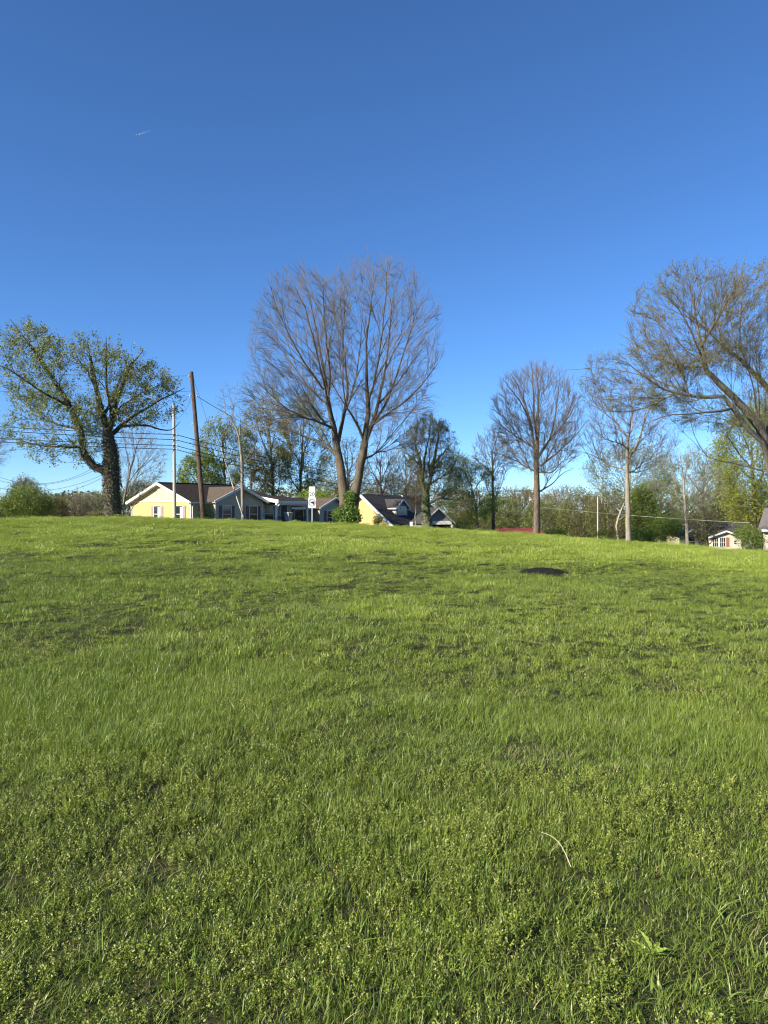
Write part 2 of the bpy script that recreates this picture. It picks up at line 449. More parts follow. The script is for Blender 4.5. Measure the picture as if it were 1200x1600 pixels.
def scatter(name, protos, pos, rot, scl, pid, label):
    """one object whose points carry clumps (geometry nodes)"""
    col = bpy.data.collections.new(name + '_clumps')
    for i, me in enumerate(protos):
        po = bpy.data.objects.new('%s_clump_%02d' % (name, i), me); col.objects.link(po)
    me = bpy.data.meshes.new(name); me.vertices.add(len(pos)); me.vertices.foreach_set('co', np.asarray(pos, dtype=np.float32).ravel())
    a = me.attributes.new('rot', 'FLOAT_VECTOR', 'POINT'); a.data.foreach_set('vector', np.asarray(rot, dtype=np.float32).ravel())
    a = me.attributes.new('scl', 'FLOAT_VECTOR', 'POINT'); a.data.foreach_set('vector', np.asarray(scl, dtype=np.float32).ravel())
    a = me.attributes.new('pid', 'INT', 'POINT'); a.data.foreach_set('value', np.asarray(pid, dtype=np.int32))
    me.update()
    o = link(bpy.data.objects.new(name, me))
    ng = bpy.data.node_groups.new(name, 'GeometryNodeTree')
    ng.interface.new_socket('Geometry', in_out='INPUT', socket_type='NodeSocketGeometry')
    ng.interface.new_socket('Geometry', in_out='OUTPUT', socket_type='NodeSocketGeometry')
    gi = ng.nodes.new('NodeGroupInput'); go = ng.nodes.new('NodeGroupOutput')
    ip = ng.nodes.new('GeometryNodeInstanceOnPoints'); ci = ng.nodes.new('GeometryNodeCollectionInfo')
    ci.inputs['Collection'].default_value = col; ci.inputs['Separate Children'].default_value = True; ci.inputs['Reset Children'].default_value = True
    ip.inputs['Pick Instance'].default_value = True
    for nm, typ, sock in (('rot', 'FLOAT_VECTOR', 'Rotation'), ('scl', 'FLOAT_VECTOR', 'Scale'), ('pid', 'INT', 'Instance Index')):
        na = ng.nodes.new('GeometryNodeInputNamedAttribute'); na.data_type = typ; na.inputs['Name'].default_value = nm
        ng.links.new(na.outputs['Attribute'], ip.inputs[sock])
    ng.links.new(gi.outputs[0], ip.inputs['Points']); ng.links.new(ci.outputs[0], ip.inputs['Instance']); ng.links.new(ip.outputs[0], go.inputs[0])
    md = o.modifiers.new('clumps', 'NODES'); md.node_group = ng
    tag(o, label, 'grass', kind='stuff')
    return o

def field(y0, y1, dens, margin=2.0, slope=0.62):
    """jittered grid of points over the lawn between two distances"""
    st = 1 / math.sqrt(dens); hw = slope * y1 + margin
    X, Yg = np.meshgrid(np.arange(-hw, hw, st), np.arange(y0, y1, st))
    x = X.ravel() + rg.uniform(-0.75, 0.75, X.size) * st; y = Yg.ravel() + rg.uniform(-0.75, 0.75, X.size) * st
    k = (np.abs(x) < slope * y + margin) & (y > y0) & (y < y1)
    return x[k], y[k]

DARK_OVAL = G(852, 897)
def masks(x, y):
    tall = np.clip((fnoise(x * 0.55 + 40, y * 0.55 + 7, 21, 3) - 0.42) * 4.0, 0, 1)      # taller tufts
    bare = np.clip((fnoise(x * 1.1 + 11, y * 1.1 + 3, 33, 3) - 0.68) * 7, 0, 1)           # thin spots
    weed = np.clip((fnoise(x * 0.75 + 5, y * 0.75 + 80, 44, 3) - 0.47) * 5, 0, 1)         # chickweed patches
    wl = 0.22 * sstep((9.5 - y) / 3) + 0.78 * sstep((5.2 - y + np.where(x < -0.2, 0.9, 0) - np.where(x > 0.6, 0.2, 0)) / 1.6)   # mostly close to the camera
    left = sstep((-0.1 - x) / 0.7)
    weed = np.clip(weed * 0.75 + 0.55 * left, 0, 1) * wl
    dark_oval = np.exp(-(((x - DARK_OVAL.x) / 0.5) ** 2 + ((y - DARK_OVAL.y) / 0.55) ** 2) ** 2)  # thins the grass over the dark oval
    return tall, bare, weed, dark_oval

def rots(n, tilt=0.12):
    return np.stack([rg.normal(0, tilt, n), rg.normal(0, tilt, n), rg.uniform(0, 6.283, n)], -1)

def lawn_layer(name, protos, y0, y1, dens, label, kind, base=1.0, blend0=0.6, blend1=2.0):
    x, y = field(y0, y1, dens)
    tall, bare, weed, dark_oval = masks(x, y)
    p = np.ones(len(x))
    if blend0: p *= np.clip((y - y0) / blend0, 0, 1)
    if blend1: p *= np.clip((y1 - y) / blend1, 0, 1)
    if kind == 'fine': p *= (1 - 0.45 * bare) * (1 - 0.3 * weed)
    if kind == 'weed': p *= weed * (1 - 0.5 * bare) * np.clip((fnoise(x * 7, y * 7, 55, 2) - 0.3) * 4, 0.35, 1)
    if kind == 'coarse': p *= np.clip(fnoise(x * 0.8 + 9, y * 0.8 + 2, 71, 2) * 3 - 1.25, 0, 1) * (1 - 0.5 * weed)
    if kind == 'tuft': p *= np.clip(fnoise(x * 0.9 + 2, y * 0.9 + 31, 63, 3) * 3.2 - 1.1, 0.08, 1) * (1 - 0.5 * bare)
    if kind == 'straw': p *= np.clip(bare * 1.5 + 0.12, 0, 1)
    p *= 1 - 0.9 * dark_oval
    k = rg.uniform(size=len(x)) < p
    x, y, tall = x[k], y[k], tall[k]
    s = base * rg.uniform(0.75, 1.25, len(x))
    sz = s * (0.62 + 1.1 * tall) if kind in ('fine', 'far') else s
    scatter(name, protos, np.stack([x, y, T(x, y)], -1), rots(len(x)), np.stack([s, s, sz], -1), rg.integers(0, len(protos), len(x)), label)

near_p = [blades_mesh('g', 42, 0.055, 0.03, 0.075, 0.0026, ln, M_GRASS, 3) for ln in (0.45, 0.6, 0.75, 0.95, 0.65, 0.5)]
mid_p = [blades_mesh('g', 330, 0.24, 0.024, 0.052, 0.0038, ln, M_GRASS, 3) for ln in (0.8, 1.0, 1.25, 0.9)]
mid_p += [blades_mesh('g', 330, 0.26, 0.024, 0.052, 0.0042, 1.0, M_GRASSF, 2)]
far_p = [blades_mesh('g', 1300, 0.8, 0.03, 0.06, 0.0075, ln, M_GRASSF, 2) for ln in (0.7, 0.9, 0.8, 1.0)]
weed_p = [weed_mesh('w', 9, 0.055, 0.03, 0.07, 0.0078, M_WEED, 16) for i in range(6)] + [weed_mesh('w', 8, 0.06, 0.02, 0.05, 0.0095, M_WEED, 9) for i in range(1)]
coarse_p = [blades_mesh('c', 9, 0.03, 0.05, 0.11, 0.0048, ln, M_COARSE, 4) for ln in (0.6, 0.8, 1.0, 0.7)]
straw_p = [blades_mesh('s', 16, 0.07, 0.03, 0.08, 0.0024, 1.6, M_STRAW, 3) for i in range(3)]
lawn_layer('short_grass', near_p, 1.6, 8.0, 330, 'fine short green grass in the nearest part of the lawn', 'fine', blend0=0, blend1=2.5)
lawn_layer('mown_grass', mid_p, 5.5, 21.0, 19, 'mown green grass in the middle of the lawn', 'fine', blend0=2.5, blend1=5)
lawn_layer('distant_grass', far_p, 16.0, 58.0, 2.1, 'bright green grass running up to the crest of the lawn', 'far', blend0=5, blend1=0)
lawn_layer('ground_cover', weed_p, 1.6, 9.5, 420, 'small leafed yellow green chickweed low in the foreground', 'weed', blend0=0, blend1=1)
lawn_layer('coarse_grass', coarse_p, 1.6, 11.0, 46, 'longer broad bladed grass tufts sticking up from the lawn', 'coarse', blend0=0, blend1=3)
tuft_p = [blades_mesh('t', 34, 0.05, 0.06, 0.11, 0.0046, ln, M_GRASS, 3) for ln in (0.6, 0.8, 1.0)] + [blades_mesh('t', 30, 0.05, 0.06, 0.10, 0.0055, ln, M_GRASSF, 3) for ln in (0.7, 0.9)]
tuftf_p = [blades_mesh('t', 34, 0.08, 0.06, 0.12, 0.010, ln, M_GRASSF, 2) for ln in (0.6, 0.8, 1.0)]
lawn_layer('grass_tufts', tuft_p, 2.2, 20.0, 22, 'brighter raised tufts of grass dotted over the middle lawn', 'tuft', blend0=2, blend1=5)
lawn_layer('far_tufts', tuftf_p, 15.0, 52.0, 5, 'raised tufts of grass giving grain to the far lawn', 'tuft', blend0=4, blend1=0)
lawn_layer('dry_thatch', straw_p, 1.6, 9.0, 60, 'thin straw coloured dead grass lying in the lawn', 'straw', blend0=0, blend1=2)
x_, y_ = field(14, 50, 0.35)
k_ = fnoise(x_ * 0.4, y_ * 0.4, 91, 2) > 0.5
x_, y_ = x_[k_], y_[k_]
stalk_p = [blades_mesh('k', 3, 0.05, 0.14, 0.26, 0.009, 0.25, M_GRASSF, 3) for i in range(3)]
scatter('seed_stalks', stalk_p, np.stack([x_, y_, T(x_, y_)], -1), rots(len(x_), 0.1), np.ones((len(x_), 3)) * rg.uniform(0.7, 1.3, (len(x_), 1)), rg.integers(0, 3, len(x_)), 'pale taller grass stalks scattered over the far lawn')

# ------------------------------------------------------------------ trees
def resample(pts, rad, m, rng, wob=0.0):
    pts = np.asarray(pts, float); rad = np.asarray(rad, float)
    n = len(pts)
    ext = np.vstack([2 * pts[0] - pts[1], pts, 2 * pts[-1] - pts[-2]])
    seg = np.linalg.norm(np.diff(pts, axis=0), axis=1); cum = np.concatenate([[0], np.cumsum(seg)]); tot = cum[-1]
    out = []; ro = []
    for s in np.linspace(0, tot, m):
        i = min(int(np.searchsorted(cum, s, side='right')) - 1, n - 2); u = (s - cum[i]) / max(seg[i], 1e-6)
        p0, p1, p2, p3 = ext[i], ext[i + 1], ext[i + 2], ext[i + 3]
        out.append(0.5 * ((2 * p1) + (-p0 + p2) * u + (2 * p0 - 5 * p1 + 4 * p2 - p3) * u * u + (-p0 + 3 * p1 - 3 * p2 + p3) * u ** 3))
        ro.append(rad[i] * (1 - u) + rad[i + 1] * u)
    out = np.array(out)
    if wob > 0:
        w = rng.normal(0, wob, out.shape); w[0] = 0; w[-1] = 0; out = out + w
    return out, np.array(ro)

def tubes(pts, rad, k):
    """pts (N,M,3), rad (N,M) -> verts, quads"""
    N, M, _ = pts.shape
    t = np.empty_like(pts); t[:, 1:-1] = pts[:, 2:] - pts[:, :-2]; t[:, 0] = pts[:, 1] - pts[:, 0]; t[:, -1] = pts[:, -1] - pts[:, -2]
    t /= np.linalg.norm(t, axis=2, keepdims=True) + 1e-9
    ax = pts[:, -1] - pts[:, 0]; ax /= np.linalg.norm(ax, axis=1, keepdims=True) + 1e-9
    ref = np.where((np.abs(ax[:, 1]) < 0.8)[:, None], np.array([0., 1, 0]), np.array([1., 0, 0]))
    u = np.cross(t, ref[:, None, :]); u /= np.linalg.norm(u, axis=2, keepdims=True) + 1e-9
    v = np.cross(t, u)
    a = np.arange(k) * 2 * np.pi / k
    V = pts[:, :, None, :] + rad[:, :, None, None] * (np.cos(a)[None, None, :, None] * u[:, :, None, :] + np.sin(a)[None, None, :, None] * v[:, :, None, :])
    b = (np.arange(N)[:, None, None] * M + np.arange(M - 1)[None, :, None]) * k
    j = np.arange(k)[None, None, :]; j2 = (np.arange(k) + 1)[None, None, :] % k
    q = np.stack([b + j, b + j2, b + j2 + k, b + j + k], -1).reshape(-1, 4)
    return V.reshape(-1, 3), q

def exit_len(p, d, env):
    """how far from p along d until the crown's outline (union of ellipsoids)"""
    best = np.zeros(len(p))
    for c, r in env:
        q = (p - c) / r; e = d / r
        A = (e * e).sum(1); B = (q * e).sum(1); C = (q * q).sum(1) - 1
        disc = B * B - A * C
        s = np.where(disc > 0, (-B + np.sqrt(np.maximum(disc, 0))) / A, 0)
        best = np.maximum(best, s)
    return best

def grow(parents, prad, plen, rng, n, ang, ratio, t0, seg, up, wob, env, rmin, rk=0.011, fill=(0.75, 1.04), minlen=0.15, outward=0.0):
    """one generation of side shoots"""
    N, M, _ = parents.shape
    cnt = np.maximum(1, np.round(n * rng.uniform(0.75, 1.25, N) if np.isscalar(n) else n)).astype(int)
    idx = np.repeat(np.arange(N), cnt)
    k = np.concatenate([np.arange(c) for c in cnt]); nn = cnt[idx]
    t = t0 + (1 - t0) * (k + rng.uniform(0.1, 0.95, len(idx))) / nn
    f = t * (M - 1); i0 = np.minimum(f.astype(int), M - 2); u = (f - i0)[:, None]
    pos = parents[idx, i0] * (1 - u) + parents[idx, i0 + 1] * u
    tan = parents[idx, i0 + 1] - parents[idx, i0]; tan /= np.linalg.norm(tan, axis=1, keepdims=True) + 1e-9
    r_at = prad[idx, i0] * (1 - u[:, 0]) + prad[idx, i0 + 1] * u[:, 0]
    w = rng.normal(size=tan.shape); w -= (w * tan).sum(1, keepdims=True) * tan; w /= np.linalg.norm(w, axis=1, keepdims=True) + 1e-9
    th = np.radians(ang) * rng.uniform(0.6, 1.3, len(idx)) * (1 - 0.35 * t)
    d = np.cos(th)[:, None] * tan + np.sin(th)[:, None] * w
    d[:, 2] += up * 0.8
    if outward:
        c0 = env[0][0]; o = pos - c0; o /= np.linalg.norm(o, axis=1, keepdims=True) + 1e-9; d = d + outward * o
    d /= np.linalg.norm(d, axis=1, keepdims=True)
    L = ratio * plen[idx] * (1 - 0.5 * t) * rng.uniform(0.65, 1.25, len(idx))
    ex = exit_len(pos, d, env) * rng.uniform(fill[0], fill[1], len(idx))
    L = np.maximum(np.minimum(L, ex), minlen * rng.uniform(0.5, 1.3, len(idx)))
    r0 = np.maximum(np.minimum(r_at * 0.75, L * rk + rmin * 0.6), rmin)
    pts = np.empty((len(idx), seg + 1, 3)); pts[:, 0] = pos
    cur = d.copy()
    for s in range(seg):
        pts[:, s + 1] = pts[:, s] + cur * (L / seg)[:, None]
        cur = cur + rng.normal(0, wob, cur.shape); cur[:, 2] += up / seg
        cur /= np.linalg.norm(cur, axis=1, keepdims=True)
    ss = np.linspace(0, 1, seg + 1)[None, :]
    rad = np.maximum(r0[:, None] * (1 - 0.8 * ss), rmin * 0.7)
    return pts, rad, L

def in_env(n, env, rng, inner=0.08):
    vol = np.array([np.prod(r) for _, r in env]) ** 0.8; vol /= vol.sum()
    i = rng.choice(len(env), n, p=vol); d = rng.normal(size=(n, 3)); d /= np.linalg.norm(d, axis=1, keepdims=True)
    u = rng.uniform(inner, 1, n) ** (1 / 3.0)
    return np.array([env[j][0] for j in i]) + d * u[:, None] * np.array([env[j][1] for j in i])

def reach(groups, targets, rng, seg, wob, align, rmin, rk, curve=0.45, zmin=None, upw=0.35, gravity=0.0):
    """each target in the crown is reached by a shoot from the best placed point of the existing wood"""
    SP = np.concatenate([g[0][:, 1:].reshape(-1, 3) for g in groups]); SR = np.concatenate([g[1][:, 1:].reshape(-1) for g in groups])
    ST = np.concatenate([(g[0][:, 1:] - g[0][:, :-1]).reshape(-1, 3) for g in groups]); ST /= np.linalg.norm(ST, axis=1, keepdims=True) + 1e-9
    SD = ST + np.array([0, 0, upw]); SD /= np.linalg.norm(SD, axis=1, keepdims=True) + 1e-9
    best = np.empty(len(targets), int)
    for a in range(0, len(targets), 300):
        tg = targets[a:a + 300]
        v = tg[:, None, :] - SP[None]; d = np.linalg.norm(v, axis=2) + 1e-6
        cosv = (v * SD[None]).sum(2) / d
        best[a:a + 300] = np.argmin(d * (1 + align * (1 - cosv)) , axis=1)
    p0 = SP[best]; v = targets - p0; L = np.linalg.norm(v, axis=1)
    ok = L > 0.12
    p0, v, L, best, tg = p0[ok], v[ok], L[ok], best[ok], targets[ok]
    side = rng.normal(size=p0.shape) * 0.10
    c = p0 + (SD[best] * 0.75 + v / L[:, None] * 0.5 + side) * (L * curve)[:, None]
    tt = np.linspace(0, 1, seg + 1)[None, :, None]
    pts = (1 - tt) ** 2 * p0[:, None] + 2 * tt * (1 - tt) * c[:, None] + tt ** 2 * tg[:, None]
    w = rng.normal(0, wob, pts.shape) * (L / seg)[:, None, None]; w[:, 0] = 0; pts = pts + w
    pts[:, :, 2] -= gravity * (tt[:, :, 0] ** 2) * L[:, None]
    r0 = np.maximum(np.minimum(SR[best] * 0.8, L * rk + rmin * 0.5), rmin)
    rad = np.maximum(r0[:, None] * (1 - 0.78 * np.linspace(0, 1, seg + 1)[None]), rmin * 0.7)
    return pts, rad, L

def leaf_on(pts, rng, n, size, spread, t0=0.25, bias=(0, 0, 0.6), aspect=0.6, cluster=1):
    N, M, _ = pts.shape
    nb = max(1, n // cluster)
    i = rng.integers(0, N, nb); f = rng.uniform(t0, 1, nb) * (M - 1); i0 = np.minimum(f.astype(int), M - 2); u = (f - i0)[:, None]
    c = pts[i, i0] * (1 - u) + pts[i, i0 + 1] * u
    c = np.repeat(c, cluster, axis=0)
    c = c + rng.normal(0, spread, c.shape)
    return leaf_quads(c, bias, size, rng, aspect=aspect)

def tree(name, label, px, Y, trunk, limbs=(), env=(), levels=(), seed=1, bark=None, twig=None, group=None, auto=None, leaves=None, ivy=None, base_py=None, extra=None, cat='tree', twig_r=0.006, fillc=None, rs=0.6):
    """trunk/limbs: photo-pixel polylines [(px, py, depth offset in m, radius in px)]; env: [(px, py, rx px, ry px, depth radius m, depth offset m)]"""
    rng = np.random.default_rng(seed)
    bark = bark or BARK_GREY; twig = twig or bark
    x = (px - CX) / F * Y; z = Tz(x, Y)
    B = Vector((x, Y, z)); k = Y / F
    root = empty(name, B); tag(root, label, cat, group)
    def loc(p): q = P(p[0], p[1], Y); return (q.x - B.x, p[2] if len(p) > 2 else 0.0, q.z - B.z)
    def poly(pl, m, wob):
        pts = [loc(p) for p in pl]; rad = [max(p[3] * k * rs, twig_r * 1.5) for p in pl]
        return resample(pts, rad, m, rng, wob)
    E = [(np.array(loc((e[0], e[1], e[5] if len(e) > 5 else 0.0))), np.array([e[2] * k, e[4], e[3] * k])) for e in env]
    tp, tr = poly(trunk, 16, 0.012 * Y / 50)
    # flare at the foot and run it a little into the soil
    hgt = np.maximum(tp[:, 2] - tp[0, 2], 0)
    tr = tr * (1 + 0.22 * np.exp(-hgt / max(0.25, tr[0] * 1.0)))
    tp = np.vstack([tp[0] + np.array([0, 0, -0.45 - max(0, tp[0, 2])]), tp]); tr = np.concatenate([[tr[0] * 1.08], tr])
    v, q = tubes(tp[None], tr[None], 12)
    obj('trunk', mesh_np('trunk', v, q, smooth=True), bark, root)
    M = 12; LP, LR = [], []
    for l in limbs:
        p, r = poly(l, M, 0.02 * Y / 50); LP.append(p); LR.append(r)
    nexp = len(LP)
    if auto:
        n, t0, el0, el1, rr = auto['n'], auto.get('t0', 0.45), auto.get('el', (25, 70))[0], auto.get('el', (25, 70))[1], auto.get('r', 0.5)
        for i in range(n):
            t = t0 + (1 - t0) * (i + rng.uniform(0.2, 0.8)) / n
            f = t * (len(tp) - 1); j = min(int(f), len(tp) - 2); s = tp[j] + (tp[j + 1] - tp[j]) * (f - j); r0 = tr[j] * rr
            az = i * 2.4 + rng.uniform(-0.5, 0.5) + auto.get('az', 0); el = np.radians(el0 + (el1 - el0) * (i + 0.5) / n + rng.uniform(-8, 8))
            d = np.array([math.cos(az) * math.cos(el), math.sin(az) * math.cos(el), math.sin(el)])
            L = max(0.6, float(exit_len(s[None], d[None], E)[0]) * rng.uniform(0.72, 0.95))
            pts = [s]; cur = d.copy(); upc = auto.get('up', 0.5)
            for g in range(5):
                pts.append(pts[-1] + cur * L / 5); cur = cur + rng.normal(0, auto.get('wob', 0.14), 3); cur[2] += upc / 5; cur /= np.linalg.norm(cur)
            p, r = resample(pts, np.linspace(r0, max(twig_r * 2, r0 * 0.2), 6), M, rng, 0.01); LP.append(p); LR.append(r)
    if LP:
        for p, r in zip(LP, LR):
            v, q = tubes(p[None], r[None], 8)
            obj('limb', mesh_np('limb', v, q, smooth=True), bark, root)
        par = np.array(LP); prad = np.array(LR)
    else:
        par = resample(tp, tr, M, rng)[0][None]; prad = resample(tp, tr, M, rng)[1][None]
    if auto and auto.get('leader'):
        p, r = resample(tp[6:], tr[6:], M, rng); par = np.concatenate([par, p[None]]); prad = np.concatenate([prad, r[None]])
    V, Q, off = [], [], 0
    groups = [(par, prad)]
    if fillc:
        for gi, (n, seg, kk, al, rk) in enumerate(fillc['reach']):
            tg = in_env(n, E, rng, fillc.get('inner', 0.08) if gi < 2 else 0.2)
            pts, rad, L = reach(groups, tg, rng, seg, fillc.get('wob', 0.05), al, twig_r * (1.6, 1.3, 1.1, 1.0)[gi], rk, upw=fillc.get('upw', 0.35), curve=fillc.get('curve', 0.26), gravity=fillc.get('grav', 0.0))
            groups.append((pts, rad)); v, q = tubes(pts, rad, kk); V.append(v); Q.append(q + off); off += len(v); last = pts
            par, prad, plen = pts, rad, L
    for li, lv in enumerate(levels):
        lv = dict(lv); kk = lv.pop('k', 3)
        pts, rad, L = grow(par, prad, plen, rng, env=[(c, r * 1.06) for c, r in E], rmin=twig_r, **lv)
        v, q = tubes(pts, rad, kk); V.append(v); Q.append(q + off); off += len(v)
        par, prad, plen = pts, rad, L; last = pts
    if V:
        obj('crown', mesh_np('crown', np.concatenate(V), np.concatenate(Q)), twig, root)
    if leaves:
        v, t, at = leaf_on(last, rng, leaves['n'], leaves['size'], leaves.get('spread', 0.06), leaves.get('t0', 0.2), cluster=leaves.get('cluster', 1), aspect=leaves.get('aspect', 0.6))
        tag(obj('foliage', mesh_np('foliage', v, None, t, attr=at), leaves['mat'], root), kind='stuff')
    if ivy:
        paths = [(tp, tr)] + ([(LP[i], LR[i]) for i in ivy.get('limbs', [])])
        C = []; Nn = []
        lens = np.array([np.linalg.norm(np.diff(p, axis=0), axis=1).sum() * r.mean() for p, r in paths]); lens /= lens.sum()
        for (p, r), w in zip(paths, lens):
            n = int(ivy['n'] * w); f = rng.uniform(0, ivy.get('t1', 1.0), n) * (len(p) - 1); i0 = np.minimum(f.astype(int), len(p) - 2); u = (f - i0)[:, None]
            c = p[i0] * (1 - u) + p[i0 + 1] * u; rr = (r[i0] * (1 - u[:, 0]) + r[i0 + 1] * u[:, 0])
            tan = p[i0 + 1] - p[i0]; tan /= np.linalg.norm(tan, axis=1, keepdims=True)
            d = rng.normal(size=c.shape); d -= (d * tan).sum(1, keepdims=True) * tan; d /= np.linalg.norm(d, axis=1, keepdims=True)
            C.append(c + d * (rr * rng.uniform(0.95, 1.0 + ivy.get('thick', 0.25), n) + 0.02)[:, None]); Nn.append(d * 1.6 + np.array([0, 0, 0.5]))
        v, t, at = leaf_quads(np.concatenate(C), np.concatenate(Nn), ivy['size'], rng, aspect=0.85)
        tag(obj('ivy', mesh_np('ivy', v, None, t, attr=at), ivy['mat'], root), kind='stuff')
    return root

def shrub(name, label, px, py, rx, ry, Y, n, size, mat, seed=1, lumps=7, depth=None, stem=None, group=None, cat='shrub', nst=9, base_py=None, hollow=0.35, conical=0.0, parent_tree=None):
    rng = np.random.default_rng(seed); k = Y / F
    c = P(px, py, Y); gz = Tz(c.x, Y)
    root = empty(name, (c.x, Y, gz)) if parent_tree is None else None
    if root: tag(root, label, cat, group)
    dp = depth or rx * k * 0.9
    cz = c.z - gz; A = np.array([rx * k, dp, max(ry * k, 0.2)])
    L = []
    for i in range(lumps):
        d = rng.normal(size=3); d /= np.linalg.norm(d); f = rng.uniform(0.25, 0.62)
        o = d * f * A; o[0] *= 1 - conical * max(0, d[2] * f * 1.5)
        L.append((o, A * rng.uniform(0.36, 0.6) * np.array([1, 1, 0.9])))
    L.append((np.zeros(3), A * 0.68))
    w = np.array([np.prod(a) ** 0.67 for _, a in L]); w /= w.sum(); li = rng.choice(len(L), n, p=w)
    d = rng.normal(size=(n, 3)); d /= np.linalg.norm(d, axis=1)[:, None]
    rr = np.where(rng.uniform(size=n) < 0.75, rng.uniform(0.78, 1.1, n), rng.uniform(hollow, 1, n))
    cen = np.array([L[i][0] for i in li]) + d * rr[:, None] * np.array([L[i][1] for i in li])
    if conical:
        h = np.clip((cen[:, 2] + A[2]) / (2 * A[2]), 0, 1); cen[:, :2] *= (1 - conical * h ** 1.3)[:, None]
    cen[:, 2] = np.maximum(cen[:, 2] + cz, 0.03 + rng.uniform(0, 0.25, n))
    v, t, at = leaf_quads(cen, d * 0.9 + np.array([0, 0, 0.5]), size, rng)
    par = root
    if parent_tree is not None:
        v = v + np.array([c.x - parent_tree.location.x, Y - parent_tree.location.y, gz - parent_tree.location.z]); par = parent_tree
    tag(obj('foliage', mesh_np('foliage', v, None, t, attr=at), mat, par), kind='stuff')
    if nst and root:
        S = []; Rr = []
        for i in range(nst):
            o = L[i % len(L)][0] + np.array([0, 0, cz]) + rng.normal(0, 0.12, 3) * A
            o[2] = max(o[2], 0.15)
            s = np.array([rng.normal(0, 0.12) * A[0], rng.normal(0, 0.12) * A[1], -0.15])
            p, r = resample([s, s * 0.6 + o * 0.35 + np.array([0, 0, 0.1]), o], [0.03 + 0.012 * A[2], 0.022, 0.006], 6, rng, 0.03); S.append(p); Rr.append(r)
        v, q = tubes(np.array(S), np.array(Rr), 5)
        obj('stems', mesh_np('stems', v, q), stem or BARK_BROWN, root)
    return root

LF_FRESH = mat_leaf('leaf_fresh', (0.16, 0.215, 0.035), (0.30, 0.355, 0.075), 0.4)
LF_LEFT = mat_leaf('leaf_left', (0.13, 0.165, 0.065), (0.26, 0.29, 0.125), 0.4, c3=(0.21, 0.215, 0.07))
LF_IVY = mat_leaf('leaf_ivy', (0.055, 0.06, 0.022), (0.11, 0.11, 0.045), 0.12, c3=(0.13, 0.10, 0.055))
LF_IVYG = mat_leaf('leaf_ivy_green', (0.07, 0.13, 0.02), (0.16, 0.24, 0.04), 0.25)
LF_BUD = mat_leaf('leaf_bud', (0.19, 0.19, 0.06), (0.31, 0.29, 0.11), 0.4, c3=(0.25, 0.19, 0.07))
LF_LEAN = mat_leaf('leaf_lean', (0.16, 0.18, 0.045), (0.28, 0.30, 0.085), 0.4, c3=(0.24, 0.20, 0.06))
LF_BUDG = mat_leaf('leaf_bud_green', (0.15, 0.185, 0.05), (0.26, 0.295, 0.085), 0.35)
LF_OLIVE = mat_leaf('leaf_olive', (0.115, 0.14, 0.025), (0.23, 0.255, 0.05), 0.35, c3=(0.17, 0.14, 0.06))
LF_WILLOW = mat_leaf('leaf_willow', (0.19, 0.215, 0.03), (0.34, 0.35, 0.06), 0.4)
LF_DARK = mat_leaf('leaf_dark', (0.04, 0.07, 0.02), (0.10, 0.14, 0.035), 0.2)
LF_MID = mat_leaf('leaf_mid', (0.10, 0.15, 0.022), (0.22, 0.285, 0.05), 0.3)
LF_BRIGHT = mat_leaf('leaf_bright', (0.17, 0.24, 0.025), (0.30, 0.36, 0.05), 0.4)
LF_BROWN = mat_leaf('leaf_brownish', (0.14, 0.13, 0.045), (0.24, 0.215, 0.085), 0.25)

TWIG_MAPLE = mat_bark('twig_maple', (0.115, 0.10, 0.085), (0.19, 0.17, 0.145))
